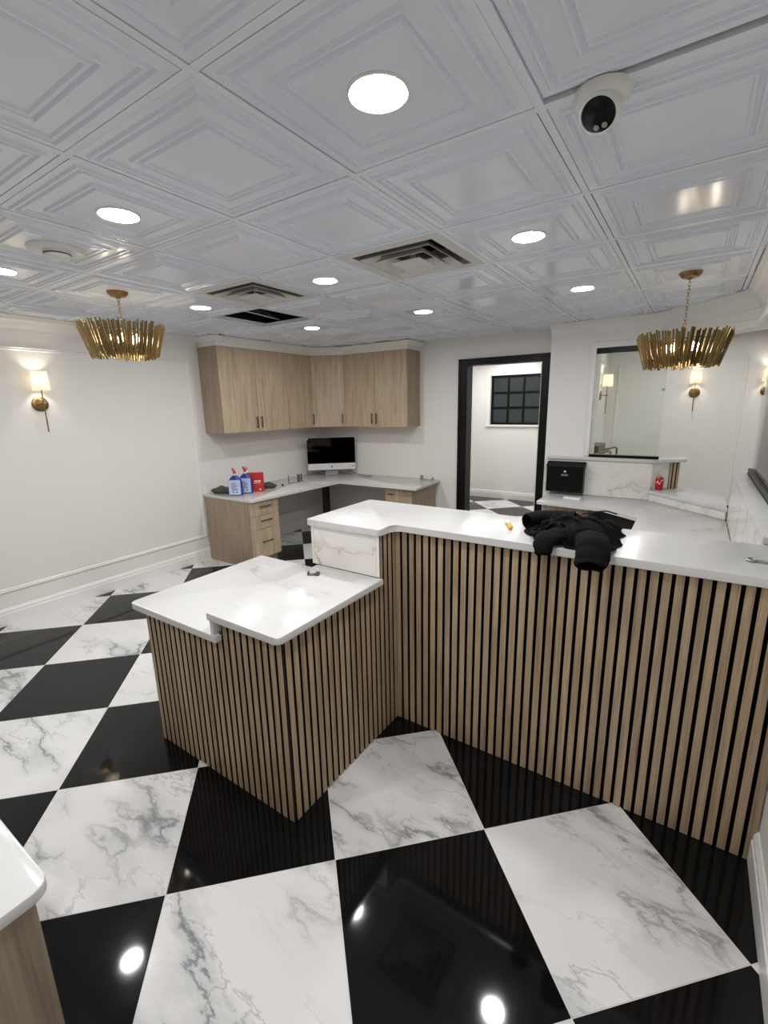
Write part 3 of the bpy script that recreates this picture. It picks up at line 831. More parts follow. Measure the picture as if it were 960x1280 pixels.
bm = nb(); box(bm, -2.843, -2.666, 4.556, 4.574, .105, .732, .0015); obj('filler_panel', bm, cabwx, ped2)
leg = thing('desk_support', 'dark folded support panel under the inner corner of the desk', 'support', (-4.2, 4.95, 0))
bm = nb(); box(bm, -4.27, -4.235, 4.80, 4.835, 0, DT-.03, .002); box(bm, -4.22, -4.20, 4.86, 4.88, 0, DT-.03, .002); obj('post', bm, darkbr, leg)
bm = nb(); box(bm, -4.275, -4.255, 4.83, 4.93, 0, DT-.03, .001); obj('gusset_panel', bm, darkbr, leg)
bm = nb(); tube(bm, [(-3.085, YB-.01, DT-.03), (-3.09, YB-.015, .55), (-3.07, YB-.012, .35), (-3.06, YB-.01, .05)], .004, 6)
tag(obj('power_cord', bm, cordm, smooth=60), 'thin dark cord hanging on the wall beneath the desk', 'cord')

# ---- wall cabinets
CB, CT = 1.44, 2.34
def wall_cab(label, body_poly, doors, side=None):
    cx_ = sum(p[0] for p in body_poly)/len(body_poly); cy_ = sum(p[1] for p in body_poly)/len(body_poly)
    t = thing('wall_cabinet', label, 'cabinet', (cx_, cy_, CB), 0, 'oak wall cabinets')
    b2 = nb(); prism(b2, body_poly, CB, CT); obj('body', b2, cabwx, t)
    for (p, q, hs) in doors:
        p, q = Vector((p[0], p[1], 0)), Vector((q[0], q[1], 0)); d = (q-p).normalized(); nrm = Vector((d.y, -d.x, 0))
        m = Matrix((d, nrm, Vector((0, 0, 1)))).transposed().to_4x4(); m.translation = p
        ln_ = (q-p).length
        b2 = nb(); box(b2, .0028, ln_-.0028, 0.001, .019, CB-.004, CT-.002, .0012, mat=m)
        dr = obj('door', b2, cabw, t)
        xx = .035 if hs == 'L' else ln_-.035
        a = p+d*xx+nrm*.019
        pull(dr, (a.x, a.y, CB+.035), (a.x, a.y, CB+.165), nrm)
    return t
fx_ = UX-.02; fy_ = UY+.02
wall_cab('double door oak wall cabinet at the left end of the run', [(XL+.001, 3.215), (fx_, 3.215), (fx_, 4.192), (XL+.001, 4.192)],
         [((fx_, 3.215), (fx_, 3.703), 'R'), ((fx_, 3.703), (fx_, 4.192), 'L')])
wall_cab('narrow single door oak wall cabinet left of the angled corner cabinet', [(XL+.001, 4.194), (fx_, 4.194), (fx_, 4.655), (XL+.001, 4.655)],
         [((fx_, 4.194), (fx_, 4.655), 'R')])
wall_cab('angled oak corner wall cabinet above the computer', [(XL+.001, 4.657), (fx_, 4.657), (-3.865, fy_), (-3.865, YB-.001), (XL+.001, YB-.001)],
         [((fx_+.004, 4.662), (-3.868, fy_-.004), 'R')])
wall_cab('double door oak wall cabinet at the right end beside the doorway', [(-3.863, fy_), (-2.905, fy_), (-2.905, YB-.001), (-3.863, YB-.001)],
         [((-3.863, fy_), (-3.384, fy_), 'R'), ((-3.384, fy_), (-2.905, fy_), 'L')])

# ---- all-in-one computer
pc = thing('desktop_computer', 'silver all in one computer with black screen on the corner desk', 'computer', (-4.12, 4.86, DT), math.radians(42))
MZ = Matrix.Translation((0, 0, -.035))
bm = nb(); box(bm, -.325, .325, -.012, .012, .135, .555, .006); 
for v in bm.verts:
    if v.co.y > 0: v.co.y += .03*max(0, 1-(abs(v.co.x)/.33)**2)
bm.transform(MZ); obj('housing', bm, alu, pc, world=False, smooth=40)
bm = nb(); box(bm, -.325, .325, -.0155, -.0125, .205, .555, .001); bm.transform(MZ); obj('screen', bm, screen, pc, world=False)
bm = nb(); box(bm, -.325, .325, -.0155, -.0125, .118, .2045, .001); bm.transform(MZ); ch = obj('chin', bm, alu, pc, world=False)
bm = nb(); apple = []
for k in range(16):
    a = 2*PI*k/16; r = .0115*(1-.10*math.cos(2*a)); apple.append((r*math.cos(a), r*math.sin(a)))
apple = [p for k, p in enumerate(apple) if k not in (0,)]
apple = [(x*(.95), z) for x, z in apple]
b3 = nb(); prism(b3, apple, 0, .0008); b3.transform(Matrix.Translation((0, -.0158, .158)) @ Matrix.Rotation(PI/2, 4, 'X'))
prism_leaf = nb(); prism(prism_leaf, [(0, .0), (.004, .002), (.0055, .007), (.001, .005)], 0, .0008)
me_tmp = bpy.data.meshes.new('tmp'); prism_leaf.transform(Matrix.Translation((.0005, -.0158, .1705)) @ Matrix.Rotation(PI/2, 4, 'X')); prism_leaf.to_mesh(me_tmp); b3.from_mesh(me_tmp); prism_leaf.free(); bpy.data.meshes.remove(me_tmp)
b3.transform(MZ); obj('logo', b3, blackp, ch, world=False); bm.free()
bm = nb(); box(bm, .275, .305, -.0162, -.0154, .15, .166); bm.transform(MZ); obj('sticker', bm, steel, ch, world=False)
bm = nb(); box(bm, -.322, -.308, -.0162, -.0154, .535, .55); bm.transform(MZ); obj('tape_tab', bm, paper, pc, world=False)
bm = nb(); box(bm, -.09, .09, -.085, .095, 0, .006, .002); box(bm, -.09, .09, .03, .036, 0.004, .30, .001, mat=Matrix.Rotation(math.radians(-4), 4, 'X')); obj('stand', bm, standm, pc, world=False)
bm = nb(); pts = [(-3.98, 5.04, DT+.09), (-3.9, 5.02, DT+.05), (-3.78, 5.0, DT+.02), (-3.70, 4.99, DT+.006), (-3.62, 5.0, DT+.005), (-3.58, 5.05, DT+.005)]
tube(bm, pts, .004, 6); tag(obj('power_cord', bm, cordm, smooth=60), 'black power cord lying on the desk right of the computer', 'cord')

# ---- clutter on the corner desk
def bottle(loc, rz, label):
    t = thing('cleaner_bottle', label, 'bottle', (loc[0], loc[1], DT), rz)
    b2 = nb(); 
    prof = [(.050, .004), (.052, .02), (.052, .15), (.046, .185), (.030, .21), (.016, .222), (.015, .23)]
    rings = []
    for r, z in prof:
        rings.append([b2.verts.new((1.45*r*math.cos(2*PI*k/20), .62*r*math.sin(2*PI*k/20), z)) for k in range(20)])
    for p, q in zip(rings, rings[1:]):
        for k in range(20): b2.faces.new((p[k], p[(k+1) % 20], q[(k+1) % 20], q[k]))
    b2.faces.new(rings[0][::-1]); b2.faces.new(rings[-1]); bmesh.ops.translate(b2, vec=(0, 0, -.004), verts=b2.verts)
    obj('bottle_body', b2, bluep, t, world=False, smooth=40)
    b2 = nb(); lathe(b2, [(.017, .222), (.017, .236), (.013, .24)], 14); obj('collar', b2, whitepl, t, world=False, smooth=40)
    b2 = nb(); tube(b2, [(0, 0, .24), (-.004, 0, .262), (-.018, 0, .292), (-.026, 0, .30)], [.016, .015, .010, .006], 12); obj('nozzle', b2, redp, t, world=False, smooth=50)
    b2 = nb(); box(b2, -.066, .066, -.0365, -.031, .012, .172, .008); lb = obj('label_sheet', b2, labelp, t, world=False)
    b2 = nb()
    for k in range(6): box(b2, -.036, .036-.01*(k % 3), -.0375, -.0360, .06+k*.015, .066+k*.015)
    box(b2, -.026, -.012, -.0375, -.036, .03, .05); box(b2, .012, .03, -.0375, -.036, .03, .045)
    obj('print', b2, printb, lb, world=False)
    return t
bottle((-4.13, 3.235), math.radians(28), 'blue cleaner bottle with red nozzle and pale label, nearest the desk edge')
bottle((-4.14, 3.385), math.radians(28), 'second blue cleaner bottle with red nozzle, half hidden by the front one')
t = thing('white_bottle', 'white plastic bottle with grey cap behind the blue bottles', 'bottle', (-4.28, 3.52, DT))
bm = nb(); lathe(bm, [(.034, 0), (.036, .01), (.036, .19), (.028, .215), (.014, .232), (.014, .24)], 20); obj('bottle_body', bm, whitepl, t, world=False, smooth=40)
bm = nb(); lathe(bm, [(.016, .24), (.016, .272), (.012, .277)], 16); obj('cap', bm, steel, t, world=False, smooth=40)
t = thing('red_carton', 'red and blue cardboard carton standing beside the cleaner bottles', 'carton', (-4.14, 3.50, DT), math.radians(34))
bm = nb(); box(bm, -.105, .105, -.035, .035, 0, .215, .002); obj('box_body', bm, redc, t, world=False)
bm = nb(); b3 = [( -.104, .004), (.01, .004), (-.06, .12), (-.104, .15)]
prism(bm, b3, 0, .0008); bm.transform(Matrix.Translation((0, -.0352, 0)) @ Matrix.Rotation(PI/2, 4, 'X')); obj('blue_corner', bm, printb, t, world=False)
bm = nb(); box(bm, .012, .05, -.0362, -.0352, .115, .13); box(bm, .055, .085, -.0362, -.0352, .115, .13); box(bm, .0, .08, -.0362, -.0352, .098, .103)
prism_l = [(.06, .02), (.09, .02), (.075, .038)]
b4 = nb(); prism(b4, prism_l, 0, .0008); b4.transform(Matrix.Translation((0, -.0354, 0)) @ Matrix.Rotation(PI/2, 4, 'X')); mt = bpy.data.meshes.new('t'); b4.to_mesh(mt); b4.free(); bm.from_mesh(mt); bpy.data.meshes.remove(mt)
obj('print', bm, paper, t, world=False)
def lump(name, loc, sx, sy, sz, mat, seed, label, cat, rz=0):
    b2 = nb(); bmesh.ops.create_icosphere(b2, subdivisions=4, radius=1)
    from mathutils import noise
    for v in b2.verts:
        p = v.co.copy(); n_ = noise.fractal(p*2.1+Vector((seed, seed*2, 0)), 1.0, 2.0, 4)
        rdg = 1-abs(noise.noise(p*2.6+Vector((seed*3, 1, 5))))
        k = 1+.22*n_+.18*(rdg-.6)
        v.co = Vector((p.x*sx*k, p.y*sy*k, max(-.0, (p.z*.5+.5)*sz*k*(1-.25*abs(p.x)))))
        if p.z < -.55: v.co.z = 0
    o = obj(name, b2, mat, smooth=60); o.location = (loc[0], loc[1], DT); o.rotation_euler = (0, 0, rz)
    return tag(o, label, cat)
lump('crumpled_rag', (-4.36, 3.245), .14, .065, .075, grayc, 3, 'crumpled dark grey rag left of the cleaner bottles', 'rag', math.radians(25))
lump('crumpled_rag', (-4.17, 3.72), .10, .06, .065, grayc, 8, 'small dark rag right of the red carton', 'rag', math.radians(40))
lump('pouch', (-4.38, 3.42), .075, .045, .13, labelp, 5, 'pale blue plastic pouch slumped behind the cleaner bottles', 'pouch', .5)
# brackets
def bracket(name, loc, z, rz, label, L1=.05, L2=.04, wd=.012, th=.0025, mat=darkst, tilt=0):
    t = thing(name, label, 'hardware', (loc[0], loc[1], z), rz)
    b2 = nb(); box(b2, 0, L1, -wd, wd, 0, th, .0006); obj('base_plate', b2, mat, t, world=False)
    b2 = nb(); box(b2, 0, th, -wd, wd, 0, L2, .0006); obj('upright_plate', b2, mat, t, world=False)
    b2 = nb(); lathe(b2, [(.0, th+.003), (.004, th+.002), (.005, th)], 10, c=(L1*.65, 0, 0)); obj('screw', b2, mat, t, world=False)
    return t
bracket('metal_bracket', (-4.20, 4.10), DT, .6, 'grey folded metal bracket standing on the desk left of the computer', .11, .10, .016)
bracket('metal_bracket', (-4.14, 4.22), DT, 2.3, 'second folded metal bracket on the desk, nearest the computer', .12, .10, .018)
bracket('metal_bracket', (-4.19, 4.32), DT, -.5, 'thin bent metal bracket rightmost of the three on the desk', .10, .095, .010)
t = thing('furniture_foot', 'small dark screw-in furniture foot lying alone on the desk', 'hardware', (-4.12, 3.92, DT))
bm = nb(); lathe(bm, [(.012, 0), (.014, .004), (.009, .012), (.013, .02), (.0, .024)], 14); obj('knob', bm, blackpl, t, world=False, smooth=40)
bm = nb(); lathe(bm, [(.006, .0005), (.006, .012)], 8, c=(.016, 0, 0)); obj('screw', bm, steel, t, world=False, smooth=40)
t = thing('metal_bracket', 'low metal channel bracket near the right end of the corner desk', 'hardware', (-2.86, 5.12, DT), .05)
bm = nb(); box(bm, 0, .17, -.02, .02, 0, .003, .0005); obj('base_plate', bm, steel, t, world=False)
bm = nb(); box(bm, 0, .025, -.02, .02, .0, .052, .002); obj('block', bm, steel, t, world=False)
bm = nb(); box(bm, .16, .17, -.02, .02, .0, .035, .001); obj('end_lip', bm, steel, t, world=False)
# bits on the low slab
bracket('metal_bracket', (-1.548, 1.602), .8705, .5, 'small grey metal hinge lying on the raised quartz slab', .06, .018, .014, .004)
bracket('metal_bracket', (-1.497, 1.612), .8705, 2.2, 'tiny bent metal clip beside the hinge on the raised slab', .055, .016, .008, .004)

# ================================================================== RECEPTION BACK DESK AND SIDE WALL
bd = thing('back_desk', 'oak fronted reception desk beneath the black mailbox', 'desk', (-.9, 4.8, 0))
bm = nb(); box(bm, -1.17, -.74, 4.55, YP-.01, .0, .730); obj('pedestal', bm, cabw, bd)
bm = nb(); box(bm, -1.165, -.745, 4.532, 4.549, .56, .726, .0015); d = obj('drawer', bm, cabw, bd); pull(d, (-1.0, 4.532, .64), (-.9, 4.532, .64), (0, -1, 0))
bm = nb(); box(bm, -1.165, -.745, 4.532, 4.549, .08, .556, .0015); obj('drawer', bm, cabw, bd)
bm = nb(); box(bm, -.735, -.30, 4.93, 4.95, 0, .730); box(bm, -.30, -.28, 4.0, 4.93, 0, .730); obj('modesty_panel', bm, greyp, bd)
bm = nb(); box(bm, -.27, -.25, 2.45, 2.48, 0, .73); obj('end_support', bm, darkbr, bd)
poly = rounded([(-1.205, 4.455), (-.60, 4.40), (-.310, 4.165), (-.310, 2.35), (.283, 2.35), (.283, 4.40), (-.30, 4.985), (-1.205, 4.985)], [.01, .03, .03, 0, 0, 0, 0, 0])
bm = nb(); prism(bm, poly, .7315, .762, .004)
tag(obj('back_desk_worktop', bm, quartz, smooth=40), 'white quartz desk top behind the bar, with angled corner', 'worktop')
# half wall with ledge under the glass
hw = thing('transaction_wall', 'marble clad half wall under the glass panel, with slatted end', 'counter', (-.6, 5.05, 0))
pl = [(-1.288, YP-.002), (-.30, YP-.002), (-.055, 5.235), (-.055, 5.30), (-1.288, 5.30)]
pl = [(GX0+.002, YP), (-.295, YP), (-.10, 5.19), (-.10, 5.30), (GX0+.002, 5.30)]
bm = nb(); prism(bm, pl, 0, 1.118); obj('core', bm, felt, hw)
bm = nb(); box(bm, -1.285, -.292, YP-.014, YP-.001, .7625, 1.117, .001); obj('marble_panel', bm, quartz2, hw)
mdir = Vector((.195, .19, 0)).normalized(); mn = Vector((mdir.y, -mdir.x, 0))
m = Matrix((mdir, -mn, Vector((0, 0, 1)))).transposed().to_4x4(); m.translation = Vector((-.290, YP-.012, 0))
bm = nb(); box(bm, 0, .185, 0, .012, .8625, 1.117, .001, mat=m); obj('marble_panel', bm, quartz2, hw)
rzz = math.atan2(mdir.y, mdir.x)
for k in range(3):
    p = Vector((-.290, YP-.012, 0))+mdir*(.205+.0395*k)
    slat(hw, p.x, p.y, rzz, .255, .8625)
bm = nb(); box(bm, .186, .305, .011, .03, .8625, 1.117, 0, mat=m); obj('slat_backing', bm, felt, hw)
poly = [(GX0+.002, YP+.002), (GX0+.002, YP-.03), (-.30, YP-.03), (-.02, 5.20), (-.02, 5.34), (GX0+.002, 5.34)]
poly = [(-1.26, YP-.001), (-1.26, YP-.032), (-.29, YP-.032), (-.025, 5.175), (-.025, 5.34), (GX0+.002, 5.34), (GX0+.002, YP-.001)]
bm = nb(); prism(bm, poly, 1.119, 1.150, .003)
tag(obj('pass_ledge', bm, quartz, smooth=40), 'white quartz ledge under the glass panel, pointed at its right end', 'ledge')
# diagonal ledge
dg = thing('diagonal_counter', 'low marble counter running diagonally below the waiting room opening', 'counter', (.1, 4.8, 0))
pl = [(-.300, 4.980), (.290, 4.400), (.44, 4.55), (-.10, 5.19)]
bm = nb(); prism(bm, [(-.285, 4.99), (.295, 4.42), (.43, 4.55), (-.10, 5.08)], 0, .829); obj('core', bm, felt, dg)
d1 = Vector((.59, -.58, 0)).normalized(); n1 = Vector((d1.y, -d1.x, 0))
m = Matrix((d1, -n1, Vector((0, 0, 1)))).transposed().to_4x4(); m.translation = Vector((-.292, 4.970, 0))
bm = nb(); box(bm, 0, .80, -.004, .008, .7625, .829, .001, mat=m); obj('marble_upstand', bm, quartz2, dg)
bm = nb(); prism(bm, [(-.318, 4.975), (.2835, 4.385), (.2835, 4.96), (-.055, 5.32)], .8295, .860, .003)
tag(obj('diagonal_ledge', bm, quartz, smooth=40), 'white diagonal ledge carrying the red can', 'ledge')
# side half wall at the right
sw = thing('side_half_wall', 'white veined half wall along the right edge behind the bar', 'counter', (.38, 3.4, 0))
bm = nb(); box(bm, .298, .50, 2.33, 4.36, 0, 1.118); obj('core', bm, wallp, sw)
for y0, y1 in ((2.33, 3.02), (3.023, 3.70), (3.703, 4.372)):
    bm = nb(); box(bm, .285, .297, y0, y1, .7625, 1.118, .0008); obj('marble_panel', bm, quartz2, sw)
bm = nb(); box(bm, .285, .50, 4.361, 4.372, 0, 1.118, .0008); obj('marble_panel', bm, quartz2, sw)
bm = nb(); box(bm, .278, .54, 2.326, 4.38, 1.1195, 1.150, .003); tag(obj('side_ledge', bm, quartz, smooth=40), 'white quartz cap of the half wall at the right edge', 'ledge')
# rail with glass on it
t = thing('glass_screen', 'clear glass screen in a dark rail on the right half wall', 'screen', (.39, 3.3, 1.1505))
bm = nb(); box(bm, .362, .383, 2.34, 4.30, 1.1505, 1.192, .002); box(bm, .389, .410, 2.34, 4.30, 1.1505, 1.192, .002); box(bm, .362, .410, 2.34, 4.30, 1.1505, 1.160); obj('rail', bm, blackp, t)
bm = nb(); box(bm, .3835, .3885, 2.35, 4.28, 1.165, HZ-.002); obj('pane', bm, glassm, t)
# pass glass
t = thing('glass_screen', 'clear glass panel between black channels in front of the pier', 'screen', (-.55, YP+.03, 1.1505))
bm = nb(); box(bm, GX0+.003, -.250, YP+.004, YP+.060, 1.1505, 1.176, .002); obj('bottom_channel', bm, blackp, t)
bm = nb(); box(bm, GX0+.003, -.262, YP+.004, YP+.060, HZ-.05, HZ-.001, .002); obj('top_channel', bm, blackp, t)
bm = nb(); box(bm, GX0+.005, -.262, YP+.029, YP+.035, 1.17, HZ-.03); obj('pane', bm, glassm, t)
bm = nb(); lathe(bm, [(.0, -.006), (.012, -.005), (.014, 0), (.014, .012), (.0, .013)], 14, c=(-.275, YP+.024, 1.79), axis='Y'); obj('clip', bm, steel, t, smooth=40)

# mailbox
t = thing('mailbox', 'black metal wall mailbox with sloped lid left of the marble half wall', 'mailbox', (-1.06, YP-.06, .80))
bm = nb(); box(bm, -1.236, -.875, YP-.104, YP-.015, .790, 1.045, .003); obj('box_body', bm, blackp, t)
bm = nb(); prof = [(YP-.015, 1.046), (YP-.112, 1.046), (YP-.114, 1.055), (YP-.035, 1.098), (YP-.015, 1.098)]
a = [bm.verts.new((-1.242, y, z)) for y, z in prof]; b = [bm.verts.new((-.869, y, z)) for y, z in prof]
for k in range(5): bm.faces.new((a[k], a[(k+1) % 5], b[(k+1) % 5], b[k]))
bm.faces.new(a[::-1]); bm.faces.new(b); obj('lid', bm, blackp, t)
bm = nb(); lathe(bm, [(.0, -.006), (.009, -.005), (.011, 0)], 16, c=(-1.054, YP-.1045, 1.003), axis='Y'); obj('lock', bm, whitepl, t, smooth=40)
bm = nb(); box(bm, -1.088, -1.022, YP-.1065, YP-.104, .957, .976, .001); obj('name_plate', bm, steel, t)
bm = nb(); box(bm, -.08, .08, -.035, .035, 0, .012, .002)
o = tag(obj('paper_stack', bm, paper), 'small white paper stack on the desk below the mailbox', 'paper'); o.location = (-.93, 4.72, .7625); o.rotation_euler = (0, 0, -.12)
# can
t = thing('soda_can', 'red soda can on the diagonal ledge', 'can', (-.222, 5.03, .8605))
bm = nb(); lathe(bm, [(.0, .006), (.022, .003), (.026, 0), (.033, .010), (.033, .108), (.027, .120)], 24); obj('can_body', bm, redcan, t, world=False, smooth=50)
bm = nb(); lathe(bm, [(.0265, .119), (.0275, .123), (.025, .122), (.023, .116), (.0, .116)], 24); obj('lid', bm, steel, t, world=False, smooth=50)
bm = nb()
for k in range(10):
    a0 = -2.3+k*.16; a1 = a0+.16
    z0 = .062+.016*math.sin(k*.9)+.002*k; z1 = .062+.016*math.sin((k+1)*.9)+.002*(k+1)
    bm.faces.new([bm.verts.new((.0334*math.cos(a), .0334*math.sin(a), z)) for a, z in ((a0, z0), (a1, z1), (a1, z1+.009), (a0, z0+.009))])
obj('white_script', bm, paper, t, world=False)

# waiting room chair seen through the glass
t = thing('waiting_chair', 'brown backed chair with tubular metal arms seen through the glass', 'chair', (-.80, 6.0, 0))
bm = nb(); box(bm, -1.035, -.895, 5.78, 6.26, .62, 1.195, .008); obj('backrest', bm, brownw, t)
bm = nb(); box(bm, -.90, -.50, 5.78, 6.26, .44, .52, .02); obj('seat', bm, brownw, t)
for x in (-.93, -.52):
    for y in (5.80, 6.24):
        bm = nb(); tube(bm, [(x, y, 0), (x, y, .45)], .013, 8); obj('leg', bm, steel, t, smooth=40)
for y in (5.77, 6.27):
    bm = nb(); tube(bm, [(-.93, y, 1.10), (-.78, y, 1.145), (-.765, y, 1.135), (-.765, y, 1.0), (-.77, y, .48)], .012, 8); obj('arm', bm, steel, t, smooth=40)
bm = nb(); lathe(bm, [(.0, -.03), (.02, -.02), (.028, 0), (.02, .02), (.0, .03)], 14, c=(-.87, 5.74, 1.07)); obj('arm_pad', bm, whitepl, t, smooth=50)

# ================================================================== THINGS ON THE BAR
BT = 1.118
t = thing('glue_tube', 'small amber tube with clear cap lying on the bar left of the jacket', 'tube', (-.690, 2.10, BT+.011), math.radians(-62))
bm = nb(); tube(bm, [(.0, 0, 0), (.012, 0, 0), (.05, 0, 0), (.062, 0, 0)], [.006, .0105, .0105, .007], 14); obj('tube_body', bm, yellow, t, world=False, smooth=50)
bm = nb(); tube(bm, [(0, 0, 0), (-.02, 0, .001), (-.035, 0, .004)], [.007, .006, .004], 12); obj('neck', bm, clearp, t, world=False, smooth=50)
bm = nb(); box(bm, -.062, -.03, -.012, .012, -.009, .006, .004); obj('cap', bm, clearp, t, world=False)
t = thing('latch_fitting', 'small steel ring latch fitting near the right end of the bar', 'hardware', (.225, 2.055, BT), math.radians(-12))
bm = nb(); torus(bm, .014, .005, (0, 0, .0055), Matrix.Scale(1, 4), 16, 8); obj('ring', bm, steel, t, world=False, smooth=60)
bm = nb(); box(bm, .012, .075, -.006, .006, 0.001, .009, .001); obj('shank', bm, steel, t, world=False)
bm = nb(); box(bm, .066, .080, -.009, .009, 0.0005, .011, .001); obj('tip', bm, steel, t, world=False)

# ---- jacket
from mathutils import noise
jk = thing('jacket', 'black jacket thrown in a heap over the front edge of the bar', 'jacket', (-.42, 2.05, BT))
def crumple(bm, amp, sc, seed, zmin=None):
    bm.normal_update()
    for v in bm.verts:
        p = v.co*sc+Vector((seed, seed*1.7, -seed))
        d = noise.noise(p)*.6+(0.5-abs(noise.noise(p*1.9+Vector((3, 1, 2)))))*.8
        v.co += v.normal*amp*d
        if zmin is not None and v.co.z < zmin: v.co.z = zmin
# main panel: a sheet dropped in a heap on the bar, relaxed by a small position based cloth solver
import numpy as np
def cloth_heap(x0, x1, y0, y1, n, fx, fy, lumps, seed, steps=170):
    rs = np.random.RandomState(seed)
    u, v = np.meshgrid(np.linspace(0, 1, n), np.linspace(0, 1, n), indexing='ij')
    P = np.stack([x0+(x1-x0)*u+.03*np.sin(6*v+1)*(1-u), y0+(y1-y0)*v+.04*np.sin(5*u), np.full_like(u, BT+.10)], -1)
    for _ in range(7):
        k = rs.uniform(4, 16, 2); ph = rs.uniform(0, 6.3); P[..., 2] += .012*np.sin(k[0]*u+k[1]*v+ph)
        P[..., 0] += .006*np.sin(k[1]*v*1.4-k[0]*u+ph)
    lx = (x1-x0)/(n-1)*fx; ly = (y1-y0)/(n-1)*fy; ld = math.hypot(lx, ly)
    Q = P.copy()
    def sup(p):
        h = np.full(p.shape[:2], BT+.004)
        for (cx, cy, rx, ry, hh) in lumps:
            d = ((p[..., 0]-cx)/rx)**2+((p[..., 1]-cy)/ry)**2
            h = np.maximum(h, BT+.004+hh*np.sqrt(np.clip(1-d, 0, 1)))
        return h
    def con(a, b, l, k):
        d = b-a; L_ = np.linalg.norm(d, axis=-1, keepdims=True)+1e-9
        c = d*(.5*k*(L_-l)/L_); a += c; b -= c
    for s in range(steps):
        V = (P-Q)*.96; V[..., 2] -= .0009; Q = P.copy(); P = P+V
        for it in range(14):
            for o in (0, 1):
                con(P[o:-1:2], P[o+1::2][:len(P[o:-1:2])], lx, 1); con(P[:, o:-1:2], P[:, o+1::2][:, :P[:, o:-1:2].shape[1]], ly, 1)
            con(P[:-1, :-1], P[1:, 1:], ld, .25); con(P[1:, :-1], P[:-1, 1:], ld, .25)
            con(P[:-2], P[2:], 2*lx, .10); con(P[:, :-2], P[:, 2:], 2*ly, .10)
            on = P[..., 1] > 1.866
            h = sup(P); low = on & (P[..., 2] < h) & (P[..., 2] > BT-.03)
            P[..., 2] = np.where(low, h, P[..., 2])
            P[..., :2] = np.where(low[..., None], Q[..., :2]+(P[..., :2]-Q[..., :2])*.35, P[..., :2])
            P[..., 1] = np.maximum(P[..., 1], 1.868)
            ins = (P[..., 1] > 9) & (P[..., 2] <= BT-.03); P[..., 1] = np.where(ins, 1.862, P[..., 1])
    P[..., 1] = np.maximum(P[..., 1], 1.855)
    b2 = nb(); vs_ = [[b2.verts.new(P[i, j]) for j in range(n)] for i in range(n)]
    for i in range(n-1):
        for j in range(n-1): b2.faces.new((vs_[i][j], vs_[i+1][j], vs_[i+1][j+1], vs_[i][j+1]))
    bmesh.ops.recalc_face_normals(b2, faces=b2.faces[:])
    b2.normal_update()
    flip = -1 if sum(f.normal.z for f in b2.faces) < 0 else 1
    un = [[b2.verts.new(vs_[i][j].co-vs_[i][j].normal*flip*.0025) for j in range(n)] for i in range(n)]
    for i in range(n-1):
        for j in range(n-1): b2.faces.new((un[i][j+1], un[i+1][j+1], un[i+1][j], un[i][j]))
    for k in range(n-1):
        for (a, b, c, d) in ((vs_[0][k], vs_[0][k+1], un[0][k+1], un[0][k]), (vs_[-1][k], vs_[-1][k+1], un[-1][k+1], un[-1][k]), (vs_[k][0], vs_[k+1][0], un[k+1][0], un[k][0]), (vs_[k][-1], vs_[k+1][-1], un[k+1][-1], un[k][-1])):
            b2.faces.new((a, b, c, d))
    for v in b2.verts: v.co.z = max(v.co.z, BT+.0005)
    return b2
bm = cloth_heap(-.575, -.222, 1.880, 2.34, 58, 1.55, 1.38, [(-.46, 2.17, .10, .12, .060), (-.33, 2.10, .11, .14, .070), (-.43, 1.97, .12, .08, .055), (-.30, 2.24, .07, .07, .035)], 4)
obj('body', bm, cloth, jk, smooth=80)
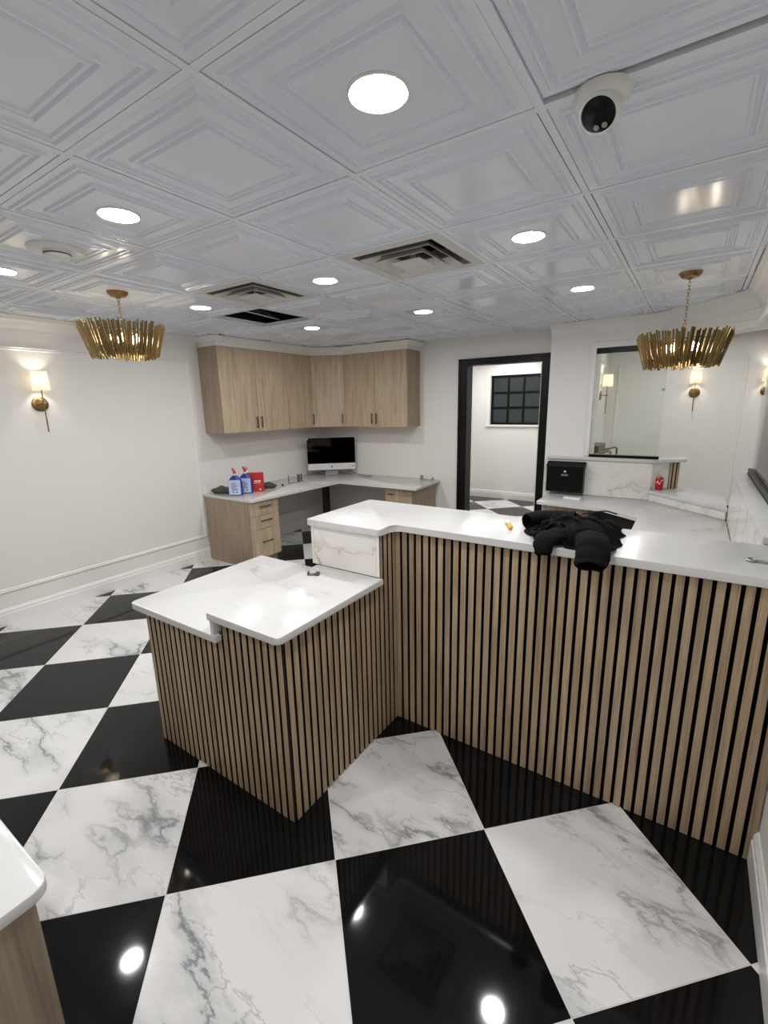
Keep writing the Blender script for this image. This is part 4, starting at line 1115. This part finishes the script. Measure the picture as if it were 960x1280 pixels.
def sleeve(name, pts, rad, seed, amp=.010, seg=28, sub=5):
    P = [Vector(p) for p in pts]; pp = []; rr = []
    n = len(P)
    for i in range(n-1):
        for k in range(sub):
            t_ = k/sub
            p0, p1, p2, p3 = P[max(i-1, 0)], P[i], P[i+1], P[min(i+2, n-1)]
            pp.append(.5*((2*p1)+(p2-p0)*t_+(2*p0-5*p1+4*p2-p3)*t_*t_+(3*p1-p0-3*p2+p3)*t_**3))
            ra = [rad[i][q]*(1-t_)+rad[i+1][q]*t_ for q in (0, 1)]; rr.append(tuple(ra))
    pp.append(P[-1]); rr.append(tuple(rad[-1]))
    b2 = nb(); rings = tube(b2, pp, rr, seg, caps=False); b2.faces.new(rings[0][::-1])
    # turned-in hem and dark inside
    tdir = (pp[-1]-pp[-2]).normalized(); prev = rings[-1]
    for ins, f in ((.004, .93), (-.02, .88), (-.05, .8)):
        c = sum((v.co for v in rings[-1]), Vector())/seg
        ring = [b2.verts.new(c+(v.co-c)*f+tdir*ins) for v in rings[-1]]
        for k in range(seg): b2.faces.new((prev[k], prev[(k+1) % seg], ring[(k+1) % seg], ring[k]))
        prev = ring
    b2.faces.new(prev)
    nin = seg*3+1; b2.faces.ensure_lookup_table()
    for f in b2.faces[-(seg*2+1):]: f.material_index = 1
    crumple(b2, amp, 17, seed)
    o = obj(name, b2, cloth, jk, smooth=70); o.data.materials.append(lining)
    return o
sleeve('sleeve', [(-.42, 2.20, 1.160), (-.50, 2.19, 1.160), (-.56, 2.155, 1.158), (-.603, 2.10, 1.156)], [(.04, .06), (.04, .052), (.038, .045), (.036, .040)], 11, .007)
sleeve('hood', [(-.30, 1.98, 1.150), (-.292, 1.92, 1.158), (-.283, 1.87, 1.155), (-.272, 1.815, 1.130), (-.266, 1.765, 1.100)], [(.026, .05), (.028, .060), (.029, .064), (.030, .060), (.028, .052)], 13, .013, sub=7)
sleeve('sleeve', [(-.40, 1.99, 1.150), (-.43, 1.94, 1.152), (-.455, 1.89, 1.148), (-.462, 1.852, 1.132), (-.452, 1.828, 1.100)], [(.024, .045), (.027, .05), (.027, .047), (.025, .038), (.02, .03)], 17, .011, sub=7)
bm = nb(); tube(bm, [(-.36, 2.06, 1.225), (-.32, 2.12, 1.228), (-.285, 2.19, 1.222), (-.25, 2.25, 1.20)], .0035, 6); obj('zipper', bm, zipm, jk, smooth=60)
